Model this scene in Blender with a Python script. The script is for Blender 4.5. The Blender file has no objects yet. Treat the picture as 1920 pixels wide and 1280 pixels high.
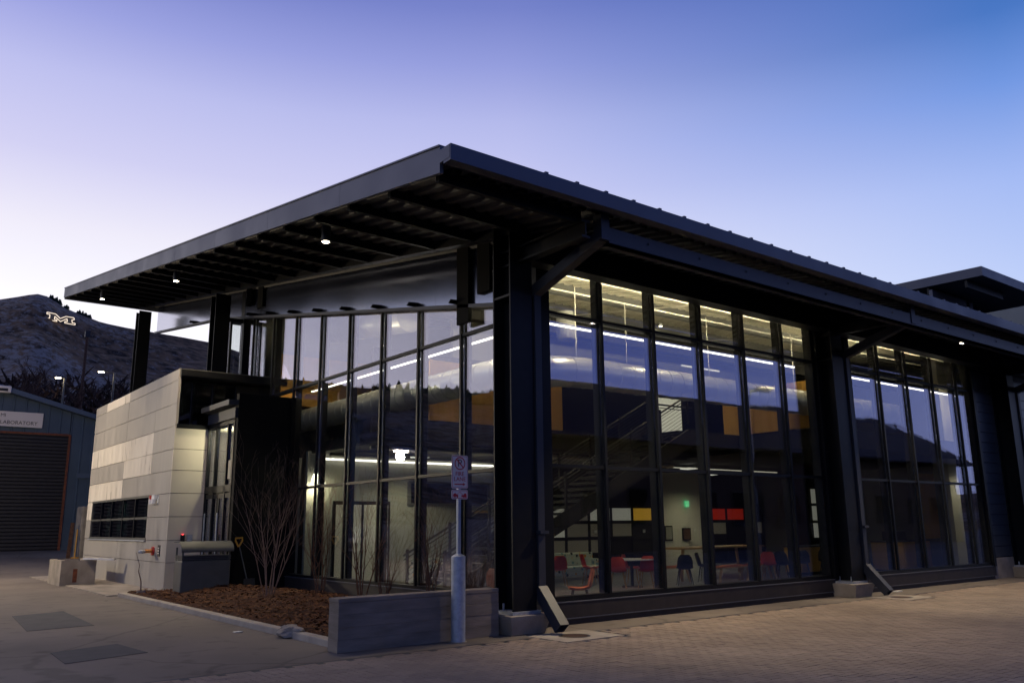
import bpy, bmesh, math, random
import numpy as np
from mathutils import Vector, Matrix, noise
random.seed(7)
SC = bpy.context.scene
COL = SC.collection
R = math.radians

# ------------------------------------------------------------------ camera
CAM = Vector((-9.105, -11.458, 1.70)); YAW, PITCH, ROLL, FPX = 0.6625, 0.2156, -0.0104, 1567.6
_f = Vector((math.sin(YAW)*math.cos(PITCH), math.cos(YAW)*math.cos(PITCH), math.sin(PITCH)))
_r = Vector((math.cos(YAW), -math.sin(YAW), 0)); _u = _r.cross(_f)
_r2 = math.cos(ROLL)*_r + math.sin(ROLL)*_u; _u2 = -math.sin(ROLL)*_r + math.cos(ROLL)*_u
cd = bpy.data.cameras.new('camera'); cam = bpy.data.objects.new('camera', cd); COL.objects.link(cam)
m = Matrix((( _r2.x, _u2.x, -_f.x, CAM.x), (_r2.y, _u2.y, -_f.y, CAM.y), (_r2.z, _u2.z, -_f.z, CAM.z), (0, 0, 0, 1)))
cam.matrix_world = m
cd.sensor_width = 36; cd.lens = FPX/1920*36; cd.clip_start = 0.1; cd.clip_end = 5000
SC.camera = cam

# ------------------------------------------------------------------ sky, sun, exposure
SUN_AZ = R(-14)        # azimuth of the afterglow, from +Y towards +X
world = bpy.data.worlds.new('World'); SC.world = world; world.use_nodes = True
nt = world.node_tree; nt.nodes.clear()
def nd(tree, typ, **kw):
    n = tree.nodes.new(typ)
    for k, v in kw.items(): setattr(n, k, v)
    return n
def mathn(tree, op, a, b=None, clamp=False):
    n = tree.nodes.new('ShaderNodeMath'); n.operation = op; n.use_clamp = clamp
    for i, x in enumerate((a, b)):
        if x is None: continue
        if isinstance(x, (int, float)): n.inputs[i].default_value = x
        else: tree.links.new(x, n.inputs[i])
    return n.outputs[0]
def srgb(r, g, b):
    f = lambda c: c/12.92 if c <= 0.04045 else ((c+0.055)/1.055)**2.4
    return (f(r/255), f(g/255), f(b/255), 1)
def ramp(tree, fac, stops, interp='LINEAR'):
    n = tree.nodes.new('ShaderNodeValToRGB'); n.color_ramp.interpolation = interp
    e = n.color_ramp.elements
    while len(e) > 1: e.remove(e[-1])
    e[0].position = stops[0][0]; e[0].color = stops[0][1]
    for p, c in stops[1:]:
        x = e.new(p); x.color = c
    tree.links.new(fac, n.inputs[0]); return n.outputs[0]
tc = nd(nt, 'ShaderNodeTexCoord')
sep = nd(nt, 'ShaderNodeSeparateXYZ'); nt.links.new(tc.outputs['Generated'], sep.inputs[0])
el = mathn(nt, 'MULTIPLY', mathn(nt, 'ARCSINE', mathn(nt, 'MINIMUM', mathn(nt, 'MAXIMUM', sep.outputs[2], -1.0), 1.0)), 2/math.pi)  # 0..1
hl = mathn(nt, 'SQRT', mathn(nt, 'ADD', mathn(nt, 'ADD', mathn(nt, 'MULTIPLY', sep.outputs[0], sep.outputs[0]), mathn(nt, 'MULTIPLY', sep.outputs[1], sep.outputs[1])), 1e-6))
dt = mathn(nt, 'ADD', mathn(nt, 'MULTIPLY', sep.outputs[0], math.sin(SUN_AZ)), mathn(nt, 'MULTIPLY', sep.outputs[1], math.cos(SUN_AZ)))
ca = mathn(nt, 'DIVIDE', dt, hl)                                             # cos of the azimuth from the glow
azn = mathn(nt, 'DIVIDE', mathn(nt, 'ARCCOSINE', mathn(nt, 'MINIMUM', mathn(nt, 'MAXIMUM', ca, -1.0), 1.0)), math.pi)   # 0 glow .. 1 opposite
elc = mathn(nt, 'MAXIMUM', el, 0.0)
glow = ramp(nt, elc, [(0, (1.5, 1.42, 1.42, 1)), (.10, (1.3, 1.25, 1.3, 1)), (.16, (1.02, 1.0, 1.08, 1)), (.20, srgb(244, 240, 254)), (.25, srgb(214, 212, 247)), (.30, srgb(193, 195, 242)), (.34, srgb(160, 166, 229)), (.38, srgb(126, 136, 208)), (.5, srgb(88, 102, 184)), (.7, srgb(46, 60, 124)), (1, srgb(30, 40, 88))])
side = ramp(nt, elc, [(0, srgb(220, 232, 255)), (.14, srgb(198, 214, 254)), (.22, srgb(166, 189, 247)), (.28, srgb(116, 154, 229)), (.325, srgb(74, 121, 199)), (.40, srgb(54, 98, 180)), (.55, srgb(38, 64, 132)), (1, srgb(30, 40, 88))])
anti = ramp(nt, elc, [(0, srgb(144, 160, 230)), (.10, srgb(122, 142, 224)), (.22, srgb(86, 110, 198)), (.36, srgb(40, 58, 124)), (.6, srgb(30, 42, 92)), (1, srgb(28, 38, 84))])
mx1 = nd(nt, 'ShaderNodeMixRGB'); nt.links.new(ramp(nt, azn, [(.10, (0, 0, 0, 1)), (.29, (.16, .16, .16, 1)), (.38, (.58, .58, .58, 1)), (.47, (1, 1, 1, 1))]), mx1.inputs[0]); nt.links.new(glow, mx1.inputs[1]); nt.links.new(side, mx1.inputs[2])
mx2 = nd(nt, 'ShaderNodeMixRGB'); nt.links.new(ramp(nt, azn, [(.48, (0, 0, 0, 1)), (.9, (1, 1, 1, 1))], 'EASE'), mx2.inputs[0]); nt.links.new(mx1.outputs[0], mx2.inputs[1]); nt.links.new(anti, mx2.inputs[2])
sky = nd(nt, 'ShaderNodeTexSky'); sky.sky_type = 'NISHITA'; sky.sun_disc = False
sky.sun_elevation = R(-2.5); sky.sun_rotation = SUN_AZ; sky.altitude = 1700
bg1 = nd(nt, 'ShaderNodeBackground'); nt.links.new(sky.outputs[0], bg1.inputs[0]); bg1.inputs[1].default_value = 0.03
bg2 = nd(nt, 'ShaderNodeBackground'); nt.links.new(mx2.outputs[0], bg2.inputs[0]); bg2.inputs[1].default_value = 0.97
ad = nd(nt, 'ShaderNodeAddShader'); nt.links.new(bg1.outputs[0], ad.inputs[0]); nt.links.new(bg2.outputs[0], ad.inputs[1])
wo = nd(nt, 'ShaderNodeOutputWorld'); nt.links.new(ad.outputs[0], wo.inputs[0])
sl = bpy.data.lights.new('sun', 'SUN'); sl.energy = 0.06; sl.angle = R(20); sl.color = (1, .86, .84)
so = bpy.data.objects.new('sun', sl); COL.objects.link(so)
so.rotation_euler = Vector((math.sin(SUN_AZ)*math.cos(R(5)), math.cos(SUN_AZ)*math.cos(R(5)), math.sin(R(5)))).to_track_quat('Z', 'Y').to_euler()
SC.view_settings.view_transform = 'Standard'; SC.view_settings.look = 'None'
SC.view_settings.exposure = 0.0; SC.view_settings.gamma = 1.0; SC.view_settings.use_curve_mapping = False
SC.render.engine = 'CYCLES'
cy = SC.cycles
cy.use_denoising = True; cy.max_bounces = 8; cy.transparent_max_bounces = 24; cy.diffuse_bounces = 3; cy.glossy_bounces = 4
cy.sample_clamp_indirect = 4.0; cy.caustics_reflective = False; cy.caustics_refractive = False

# ------------------------------------------------------------------ materials
MATS = {}
def bsdf(name, color, rough=.6, metal=0., spec=.5, c2=None, scale=4., bump=0., bscale=40., stretch=(1, 1, 1), emit=None, estr=0., lo=.35, hi=.65, detail=5., r2=None):
    mt = bpy.data.materials.new(name); mt.use_nodes = True; t = mt.node_tree
    b = t.nodes['Principled BSDF']
    b.inputs['Base Color'].default_value = (*color, 1); b.inputs['Roughness'].default_value = rough
    b.inputs['Metallic'].default_value = metal; b.inputs['Specular IOR Level'].default_value = spec
    if c2 is not None or bump or r2 is not None:
        co = nd(t, 'ShaderNodeTexCoord'); mp = nd(t, 'ShaderNodeMapping'); mp.inputs['Scale'].default_value = stretch
        t.links.new(co.outputs['Object'], mp.inputs[0])
        nz = nd(t, 'ShaderNodeTexNoise'); nz.inputs['Scale'].default_value = scale; nz.inputs['Detail'].default_value = detail
        t.links.new(mp.outputs[0], nz.inputs[0])
        if c2 is not None:
            t.links.new(ramp(t, nz.outputs[0], [(lo, (*color, 1)), (hi, (*c2, 1))]), b.inputs['Base Color'])
        if r2 is not None:
            t.links.new(ramp(t, nz.outputs[0], [(lo, (rough,)*3+(1,)), (hi, (r2,)*3+(1,))]), b.inputs['Roughness'])
        if bump:
            n2 = nd(t, 'ShaderNodeTexNoise'); n2.inputs['Scale'].default_value = bscale; n2.inputs['Detail'].default_value = 4
            t.links.new(mp.outputs[0], n2.inputs[0])
            bp = nd(t, 'ShaderNodeBump'); bp.inputs['Strength'].default_value = bump; bp.inputs['Distance'].default_value = .02
            t.links.new(n2.outputs[0], bp.inputs['Height']); t.links.new(bp.outputs[0], b.inputs['Normal'])
    if emit is not None:
        b.inputs['Emission Color'].default_value = (*emit, 1); b.inputs['Emission Strength'].default_value = estr
    MATS[name] = mt; return mt
def glass(name, f0, tint):
    mt = bpy.data.materials.new(name); mt.use_nodes = True; t = mt.node_tree; t.nodes.clear()
    lw = nd(t, 'ShaderNodeLayerWeight'); lw.inputs[0].default_value = .5
    p5 = mathn(t, 'POWER', lw.outputs['Facing'], 5.0)
    fac = mathn(t, 'ADD', mathn(t, 'MULTIPLY', p5, 1-f0), f0, True)
    tr = nd(t, 'ShaderNodeBsdfTransparent'); tr.inputs[0].default_value = (*tint, 1)
    gl = nd(t, 'ShaderNodeBsdfGlossy'); gl.inputs['Roughness'].default_value = .0; gl.inputs[0].default_value = (.82, .80, 1, 1)
    co = nd(t, 'ShaderNodeTexCoord'); nz = nd(t, 'ShaderNodeTexNoise'); nz.inputs['Scale'].default_value = .9; nz.inputs['Detail'].default_value = 1
    t.links.new(co.outputs['Object'], nz.inputs[0])
    bp = nd(t, 'ShaderNodeBump'); bp.inputs['Strength'].default_value = .05; bp.inputs['Distance'].default_value = .02
    t.links.new(nz.outputs[0], bp.inputs['Height']); t.links.new(bp.outputs[0], gl.inputs['Normal'])
    mx = nd(t, 'ShaderNodeMixShader'); t.links.new(fac, mx.inputs[0]); t.links.new(tr.outputs[0], mx.inputs[1]); t.links.new(gl.outputs[0], mx.inputs[2])
    o = nd(t, 'ShaderNodeOutputMaterial'); t.links.new(mx.outputs[0], o.inputs[0]); MATS[name] = mt; return mt
glass('glass', .17, (.90, .93, .92)); glass('dark_glass', .10, (.34, .44, .46))
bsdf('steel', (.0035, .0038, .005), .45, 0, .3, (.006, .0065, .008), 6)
bsdf('frame', (.0035, .004, .0055), .42, 0, .25)
bsdf('fascia', (.095, .10, .125), .45, .4, .5, (.11, .115, .14), 1.3, r2=.55)
bsdf('band', (.21, .235, .34), .17, .9, .5, (.235, .26, .37), .5, r2=.22)
bsdf('fascia_dark', (.03, .033, .043), .5, .2, .5, (.038, .042, .052), 1.3)
bsdf('wall_black', (.003, .003, .0035), .7, 0, .12); bsdf('dark_panel', (.022, .023, .026), .5)
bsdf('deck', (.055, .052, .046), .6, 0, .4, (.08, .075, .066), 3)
bsdf('roofing', (.03, .032, .04), .5)
bsdf('plinth', (.016, .013, .013), .55, 0, .4, (.024, .019, .019), 5)
bsdf('concrete', (.22, .19, .155), .85, 0, .3, (.33, .29, .24), 2.2, .25, 30)
bsdf('wall_concrete', (.18, .148, .115), .85, 0, .3, (.26, .215, .17), 2.0, .3, 18, (1, 1, 4.5))
bsdf('panel_lit', (.60, .55, .47), .24, 0, .5, (.70, .645, .555), 1.2, .05, 20, (1, 3, .5), r2=.6)  # glossier, lighter copy of the grey panel; reflected glow painted into its colour
bsdf('panel_grey', (.28, .262, .235), .42, 0, .45, (.36, .336, .30), 1.0, .05, 20, (1, 3, .5), r2=.65)
bsdf('panel_lit_warm', (.52, .47, .40), .6, 0, .4, (.58, .53, .45), .8, .03, 20)  # lighter, warmer copy for the front face; downlight warmth painted into its colour
bsdf('joint', (.03, .03, .032), .8)
bsdf('gal', (.34, .37, .42), .5, .75, .5, (.48, .51, .56), 14, .05, 60, r2=.65)
bsdf('shed', (.05, .075, .11), .5, 0, .4, (.065, .095, .135), .7)
bsdf('shed_trim', (.07, .10, .15), .5); bsdf('rust', (.20, .055, .02), .8, c2=(.10, .03, .015), scale=8)
bsdf('shutter', (.018, .017, .02), .55, 0, .4, (.026, .024, .027), 4)
bsdf('signwhite', (.66, .60, .55), .5); bsdf('signblack', (.01, .01, .014), .6); bsdf('signred', (.45, .012, .015), .5)
bsdf('bin', (.075, .076, .07), .5, .1, .5, (.095, .094, .086), 3)
bsdf('bark', (.06, .028, .018), .85, 0, .3, (.12, .062, .04), 9); bsdf('bark_pale', (.12, .075, .055), .85, c2=(.19, .125, .095), scale=12)
bsdf('mulch', (.024, .0085, .004), .95, 0, .2, (.075, .028, .011), 9, .9, 50); bsdf('chip', (.09, .035, .014), .95, 0, .2, (.16, .075, .032), 3)
bsdf('kerb', (.30, .26, .21), .85, c2=(.40, .35, .28), scale=3, bump=.2)
bsdf('yellow', (.55, .26, .01), .5); bsdf('brass', (.55, .26, .10), .35, .9); bsdf('red', (.42, .02, .015), .4)
bsdf('white', (.72, .72, .70), .5); bsdf('black', (.012, .012, .013), .5); bsdf('grate', (.03, .031, .036), .55, .6)
bsdf('blue', (.01, .02, .30), .4); bsdf('leafbrown', (.05, .02, .008), .9)
# interior
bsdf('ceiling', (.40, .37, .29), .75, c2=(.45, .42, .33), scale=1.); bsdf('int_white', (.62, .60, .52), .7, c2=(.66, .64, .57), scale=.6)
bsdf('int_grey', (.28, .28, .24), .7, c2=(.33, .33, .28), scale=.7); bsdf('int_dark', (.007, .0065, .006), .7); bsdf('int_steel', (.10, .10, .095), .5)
bsdf('stair_steel', (.02, .02, .019), .55)
bsdf('wood_panel', (.70, .38, .08), .5, 0, .4, (.78, .44, .11), 1.2, stretch=(6, 6, .6)); bsdf('wood', (.42, .25, .11), .5, c2=(.50, .31, .15), scale=3, stretch=(8, 1, 1))
bsdf('floor', (.19, .18, .16), .3, 0, .5, (.25, .24, .21), .6); bsdf('duct', (.55, .55, .50), .32, .6, .5, (.62, .62, .57), 2, r2=.42)
bsdf('redshell', (.62, .065, .022), .45); bsdf('orangeshell', (.60, .17, .07), .45); bsdf('blackshell', (.014, .015, .017), .45); bsdf('greyshell', (.05, .05, .055), .5)
bsdf('table_white', (.75, .75, .72), .35); bsdf('cushion', (.55, .17, .05), .8); bsdf('conduit', (.55, .53, .45), .5, .2)
bsdf('poster_white', (.7, .69, .62), .6, emit=(1, .95, .78), estr=.16); bsdf('poster_yellow', (.75, .38, .03), .6, emit=(1, .55, .06), estr=.22)  # faint emission stands in for room light on the posters
bsdf('poster_red', (.55, .03, .015), .5, emit=(1, .05, .02), estr=.14); bsdf('poster_dim', (.25, .23, .18), .6, emit=(1, .85, .6), estr=.03)  # emission here too in place of room light
def emis(name, col, s): return bsdf(name, (.8, .8, .8), .5, emit=col, estr=s)
emis('led', (1, .90, .76), 3.6); emis('led_dim', (1, .9, .7), .55); emis('led_soft', (1, .94, .84), 3.2); emis('lens', (1, .86, .62), 26.0); emis('exit', (.0, .7, .25), .8); emis('white_glow', (1, .95, .82), .9)
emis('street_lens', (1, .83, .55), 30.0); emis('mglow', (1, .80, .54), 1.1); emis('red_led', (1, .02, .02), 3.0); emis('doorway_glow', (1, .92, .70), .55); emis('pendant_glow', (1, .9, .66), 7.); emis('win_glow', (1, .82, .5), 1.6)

def pattern_mat():
    mt = bpy.data.materials.new('couch_pattern'); mt.use_nodes = True; t = mt.node_tree; b = t.nodes['Principled BSDF']
    co = nd(t, 'ShaderNodeTexCoord'); vo = nd(t, 'ShaderNodeTexVoronoi'); vo.inputs['Scale'].default_value = 9
    t.links.new(co.outputs['Object'], vo.inputs[0])
    sp = nd(t, 'ShaderNodeSeparateColor'); t.links.new(vo.outputs['Color'], sp.inputs[0])
    r1 = ramp(t, sp.outputs[0], [(0, (.45, .45, .33, 1)), (.3, (.02, .03, .03, 1)), (.5, (.55, .25, .04, 1)), (.65, (.45, .46, .34, 1)), (.8, (.12, .25, .25, 1))], 'CONSTANT')
    mx = nd(t, 'ShaderNodeMixRGB'); mx.inputs[2].default_value = (.42, .46, .36, 1)
    t.links.new(ramp(t, vo.outputs['Distance'], [(.42, (0, 0, 0, 1)), (.46, (1, 1, 1, 1))]), mx.inputs[0]); t.links.new(r1, mx.inputs[1]); t.links.new(mx.outputs[0], b.inputs['Base Color'])
    b.inputs['Roughness'].default_value = .8; MATS['couch_pattern'] = mt
pattern_mat()
def ground_mat():
    mt = bpy.data.materials.new('ground'); mt.use_nodes = True; t = mt.node_tree; b = t.nodes['Principled BSDF']
    co = nd(t, 'ShaderNodeTexCoord')
    n1 = nd(t, 'ShaderNodeTexNoise'); n1.inputs['Scale'].default_value = .35; n1.inputs['Detail'].default_value = 6; t.links.new(co.outputs['Object'], n1.inputs[0])
    n2 = nd(t, 'ShaderNodeTexNoise'); n2.inputs['Scale'].default_value = 2.2; n2.inputs['Detail'].default_value = 8; t.links.new(co.outputs['Object'], n2.inputs[0])
    base = ramp(t, n1.outputs[0], [(.3, (.118, .099, .082, 1)), (.5, (.16, .135, .111, 1)), (.72, (.19, .161, .132, 1))])
    st = ramp(t, n2.outputs[0], [(.30, (.6, .57, .55, 1)), (.42, (1, 1, 1, 1)), (.75, (1.08, 1.06, 1.04, 1))])
    mx = nd(t, 'ShaderNodeMixRGB'); mx.blend_type = 'MULTIPLY'; mx.inputs[0].default_value = .85; t.links.new(base, mx.inputs[1]); t.links.new(st, mx.inputs[2])
    # hairline cracks
    vo = nd(t, 'ShaderNodeTexVoronoi'); vo.feature = 'DISTANCE_TO_EDGE'; vo.inputs['Scale'].default_value = .32
    n3 = nd(t, 'ShaderNodeTexNoise'); n3.inputs['Scale'].default_value = 1.1; t.links.new(co.outputs['Object'], n3.inputs[0])
    va = nd(t, 'ShaderNodeMixRGB'); va.inputs[0].default_value = .35; t.links.new(co.outputs['Object'], va.inputs[1]); t.links.new(n3.outputs['Color'], va.inputs[2]); t.links.new(va.outputs[0], vo.inputs[0])
    cr = ramp(t, vo.outputs['Distance'], [(0, (.25, .23, .22, 1)), (.004, (.3, .3, .3, 1)), (.009, (1, 1, 1, 1))])
    m2 = nd(t, 'ShaderNodeMixRGB'); m2.blend_type = 'MULTIPLY'; m2.inputs[0].default_value = .4; t.links.new(mx.outputs[0], m2.inputs[1]); t.links.new(cr, m2.inputs[2])
    t.links.new(m2.outputs[0], b.inputs['Base Color']); b.inputs['Roughness'].default_value = .8; b.inputs['Specular IOR Level'].default_value = .35
    n4 = nd(t, 'ShaderNodeTexNoise'); n4.inputs['Scale'].default_value = 30; n4.inputs['Detail'].default_value = 5; t.links.new(co.outputs['Object'], n4.inputs[0])
    bp = nd(t, 'ShaderNodeBump'); bp.inputs['Strength'].default_value = .3; bp.inputs['Distance'].default_value = .01; t.links.new(n4.outputs[0], bp.inputs['Height']); t.links.new(bp.outputs[0], b.inputs['Normal'])
    MATS['ground'] = mt
ground_mat()
def paver_mat():
    mt = bpy.data.materials.new('paver'); mt.use_nodes = True; t = mt.node_tree; b = t.nodes['Principled BSDF']
    ge = nd(t, 'ShaderNodeNewGeometry'); 
    n1 = nd(t, 'ShaderNodeTexNoise'); n1.inputs['Scale'].default_value = .5; n1.inputs['Detail'].default_value = 6; t.links.new(ge.outputs['Position'], n1.inputs[0])
    n2 = nd(t, 'ShaderNodeTexWhiteNoise'); mp = nd(t, 'ShaderNodeVectorMath'); mp.operation = 'SNAP'; mp.inputs[1].default_value = (.21, .21, 1); t.links.new(ge.outputs['Position'], mp.inputs[0]); t.links.new(mp.outputs[0], n2.inputs['Vector'])
    base = ramp(t, n1.outputs[0], [(.3, (.225, .178, .138, 1)), (.5, (.285, .226, .175, 1)), (.7, (.34, .27, .21, 1))])
    j = ramp(t, n2.outputs['Value'], [(0, (.74, .72, .72, 1)), (1, (1.1, 1.06, 1.02, 1))])
    mx = nd(t, 'ShaderNodeMixRGB'); mx.blend_type = 'MULTIPLY'; mx.inputs[0].default_value = .6; t.links.new(base, mx.inputs[1]); t.links.new(j, mx.inputs[2])
    t.links.new(mx.outputs[0], b.inputs['Base Color']); b.inputs['Roughness'].default_value = .8; b.inputs['Specular IOR Level'].default_value = .3
    n4 = nd(t, 'ShaderNodeTexNoise'); n4.inputs['Scale'].default_value = 45; n4.inputs['Detail'].default_value = 4; t.links.new(ge.outputs['Position'], n4.inputs[0])
    bp = nd(t, 'ShaderNodeBump'); bp.inputs['Strength'].default_value = .25; bp.inputs['Distance'].default_value = .01; t.links.new(n4.outputs[0], bp.inputs['Height']); t.links.new(bp.outputs[0], b.inputs['Normal'])
    MATS['paver'] = mt
paver_mat()
def hill_mat():
    mt = bpy.data.materials.new('hill'); mt.use_nodes = True; t = mt.node_tree; b = t.nodes['Principled BSDF']
    co = nd(t, 'ShaderNodeTexCoord')
    mp = nd(t, 'ShaderNodeMapping'); mp.inputs['Scale'].default_value = (1, .24, 1.0); t.links.new(co.outputs['Object'], mp.inputs[0])
    n1 = nd(t, 'ShaderNodeTexNoise'); n1.inputs['Scale'].default_value = .0075; n1.inputs['Detail'].default_value = 3; t.links.new(mp.outputs[0], n1.inputs[0])
    n2 = nd(t, 'ShaderNodeTexNoise'); n2.inputs['Scale'].default_value = .30; n2.inputs['Detail'].default_value = 9; n2.inputs['Roughness'].default_value = .72; t.links.new(mp.outputs[0], n2.inputs[0])
    sm = mathn(t, 'ADD', mathn(t, 'MULTIPLY', n1.outputs[0], .6), mathn(t, 'MULTIPLY', n2.outputs[0], .8))
    n5 = nd(t, 'ShaderNodeTexNoise'); n5.inputs['Scale'].default_value = .16; n5.inputs['Detail'].default_value = 8; t.links.new(mp.outputs[0], n5.inputs[0])
    base = ramp(t, n5.outputs[0], [(.36, (.022, .014, .008, 1)), (.6, (.18, .108, .058, 1))])
    mx = nd(t, 'ShaderNodeMixRGB'); mx.inputs[2].default_value = (.25, .22, .19, 1)
    t.links.new(ramp(t, sm, [(.73, (0, 0, 0, 1)), (.84, (1, 1, 1, 1))]), mx.inputs[0]); t.links.new(base, mx.inputs[1])
    t.links.new(mx.outputs[0], b.inputs['Base Color']); b.inputs['Roughness'].default_value = 1; b.inputs['Specular IOR Level'].default_value = .1
    MATS['hill'] = mt
hill_mat()
bsdf('brush', (.030, .020, .017), 1, 0, .1, (.055, .036, .030), .5); bsdf('conifer', (.012, .022, .016), 1, 0, .1, (.022, .04, .028), .6)
bsdf('far_wall', (.022, .013, .011), .8, c2=(.03, .018, .015), scale=2); bsdf('far_roof', (.02, .010, .010), .7); bsdf('brown_board', (.10, .05, .03), .7); bsdf('siding', (.06, .068, .08), .4, .3, c2=(.08, .088, .10), scale=1)
bsdf('asphalt', (.045, .045, .05), .85, c2=(.065, .063, .066), scale=3)

# ------------------------------------------------------------------ mesh helpers
class MB:
    def __init__(s): s.v = []; s.f = []
    def add(s, vs, fs):
        o = len(s.v); s.v += [tuple(v) for v in vs]; s.f += [tuple(i+o for i in f) for f in fs]; return s
    def box(s, x0, x1, y0, y1, z0, z1):
        return s.add([(x0, y0, z0), (x1, y0, z0), (x1, y1, z0), (x0, y1, z0), (x0, y0, z1), (x1, y0, z1), (x1, y1, z1), (x0, y1, z1)],
                     [(0, 3, 2, 1), (4, 5, 6, 7), (0, 1, 5, 4), (1, 2, 6, 5), (2, 3, 7, 6), (3, 0, 4, 7)])
    def bar(s, p, q, w, h, up=(0, 0, 1)):
        p, q = Vector(p), Vector(q); d = (q-p).normalized(); up = Vector(up)
        if abs(d.dot(up)) > .99: up = Vector((0, 1, 0))
        a = d.cross(up).normalized(); b = a.cross(d).normalized(); a *= w/2; b *= h/2
        return s.add([p-a-b, p+a-b, p+a+b, p-a+b, q-a-b, q+a-b, q+a+b, q-a+b], [(0, 1, 2, 3)[::-1], (4, 5, 6, 7)[::-1], (0, 4, 5, 1)[::-1], (1, 5, 6, 2)[::-1], (2, 6, 7, 3)[::-1], (3, 7, 4, 0)[::-1]])
    def prism(s, poly, axis, a, b):
        """poly of 2D points swept along axis (0,1,2) between a and b"""
        def P(u, v, w): return [(w, u, v), (u, w, v), (u, v, w)][axis]
        n = len(poly); vs = [P(u, v, a) for u, v in poly] + [P(u, v, b) for u, v in poly]
        fs = [tuple(range(n))[::-1], tuple(range(n, 2*n))] + [(i, (i+1) % n, n+(i+1) % n, n+i) for i in range(n)]
        return s.add(vs, fs)
    def tube(s, pts, r, n=8, cap=True):
        pts = [Vector(p) for p in pts]; rs = r if isinstance(r, (list, tuple)) else [r]*len(pts)
        o = len(s.v); prev = None
        for i, p in enumerate(pts):
            d = (pts[min(i+1, len(pts)-1)]-pts[max(i-1, 0)]).normalized()
            if prev is None:
                a = d.cross(Vector((0, 0, 1)) if abs(d.z) < .95 else Vector((1, 0, 0))).normalized()
            else:
                a = (prev - d*prev.dot(d)).normalized()
            prev = a; b = d.cross(a)
            s.v += [tuple(p + (a*math.cos(t)+b*math.sin(t))*rs[i]) for t in [2*math.pi*k/n for k in range(n)]]
        for i in range(len(pts)-1):
            for k in range(n):
                s.f.append((o+i*n+k, o+i*n+(k+1) % n, o+(i+1)*n+(k+1) % n, o+(i+1)*n+k))
        if cap:
            s.f.append(tuple(o+k for k in range(n))[::-1]); s.f.append(tuple(o+(len(pts)-1)*n+k for k in range(n)))
        return s
    def cyl(s, x, y, z0, z1, r, n=16, r1=None): return s.tube([(x, y, z0), (x, y, z1)], [r, r if r1 is None else r1], n)
    def mesh(s, name, mat, off=None):
        me = bpy.data.meshes.new(name)
        vs = s.v if off is None else [(a-off[0], b-off[1], c-off[2]) for a, b, c in s.v]
        me.from_pydata(vs, [], s.f); me.validate(); me.update()
        if mat: me.materials.append(MATS[mat])
        return me
    def build(s, name, mat, parent=None, world=True, smooth=False, bevel=0, label=None):
        off = None
        if parent is not None and world:
            off = WLOC.get(parent.name)
        o = link(name, s.mesh(name, mat, off), parent)
        if smooth:
            o.data.polygons.foreach_set('use_smooth', [True]*len(o.data.polygons))
        if bevel:
            bv = o.modifiers.new('bevel', 'BEVEL'); bv.width = bevel; bv.segments = 2; bv.limit_method = 'ANGLE'
        if label: o['label'] = label
        return o
WLOC = {}
def link(name, data, parent=None):
    o = bpy.data.objects.new(name, data); COL.objects.link(o)
    if parent is not None:
        o.parent = parent
        if parent.name in WLOC: WLOC[o.name] = WLOC[parent.name]
    return o
def tag(o, label, cat, group=None):
    o['label'] = label; o['category'] = cat
    if group: o['group'] = group
    return o
def thing(name, label, cat, loc=(0, 0, 0), rz=0., group=None):
    o = link(name, None); o.location = loc; o.rotation_euler = (0, 0, rz); o.empty_display_size = .2
    WLOC[o.name] = tuple(loc); return tag(o, label, cat, group)
def struct(o, kind='structure'): o['kind'] = kind; return o
def copytree(o, parent=None):
    c = o.copy(); COL.objects.link(c); c.parent = parent
    for ch in o.children: copytree(ch, c)
    return c
def box(name, mat, parent, *b, **k): return MB().box(*b).build(name, mat, parent, **k)
def lamp(name, parent, loc, energy, typ='POINT', color=(1, .84, .62), size=.05, spot=120, blend=.6, rot=(0, 0, 0), sy=None):
    l = bpy.data.lights.new(name, typ); l.energy = energy; l.color = color
    if typ == 'AREA':
        l.size = size
        if sy: l.shape = 'RECTANGLE'; l.size_y = sy
    else: l.shadow_soft_size = size
    if typ == 'SPOT': l.spot_size = R(spot); l.spot_blend = blend
    o = link(name, l, parent); off = WLOC.get(parent.name, (0, 0, 0)) if parent else (0, 0, 0)
    o.location = [loc[i]-off[i] for i in range(3)]; o.rotation_euler = rot; return o
def text(name, s, mat, parent, M, size, align='CENTER', extrude=.002):
    c = bpy.data.curves.new(name, 'FONT'); c.body = s; c.size = size; c.align_x = align; c.align_y = 'CENTER'; c.extrude = extrude; c.resolution_u = 3
    t = bpy.data.objects.new(name, c); COL.objects.link(t)
    dg = bpy.context.evaluated_depsgraph_get(); me = bpy.data.meshes.new_from_object(t.evaluated_get(dg)); bpy.data.objects.remove(t)
    off = WLOC.get(parent.name, (0, 0, 0)); me.transform(Matrix.Translation([-x for x in off]) @ M); me.materials.clear(); me.materials.append(MATS[mat])
    return link(name, me, parent)
FACE_NY = Matrix.Rotation(R(90), 4, 'X')                     # text in the XZ plane, read from -Y
def at(M, x, y, z): return Matrix.Translation((x, y, z)) @ M

# ------------------------------------------------------------------ terrain and ground
def gz(x, y): return .05*max(0, y-25) if y < 60 else 1.75 + .012*(y-60)
xs = [-400, -150, -60, -30, -15, -8, 0, 10, 25, 50, 100, 250, 400]; ys = [-400, -150, -60, -30, -12, 0, 12, 24, 26, 30, 34, 38, 44, 52, 60, 80, 110]
g = MB(); nx = len(xs)
for y in ys:
    for x in xs: g.v.append((x, y, gz(x, y)))
for j in range(len(ys)-1):
    for i in range(nx-1): g.f.append((j*nx+i, j*nx+i+1, (j+1)*nx+i+1, (j+1)*nx+i))
struct(g.build('ground', 'ground'))

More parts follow.
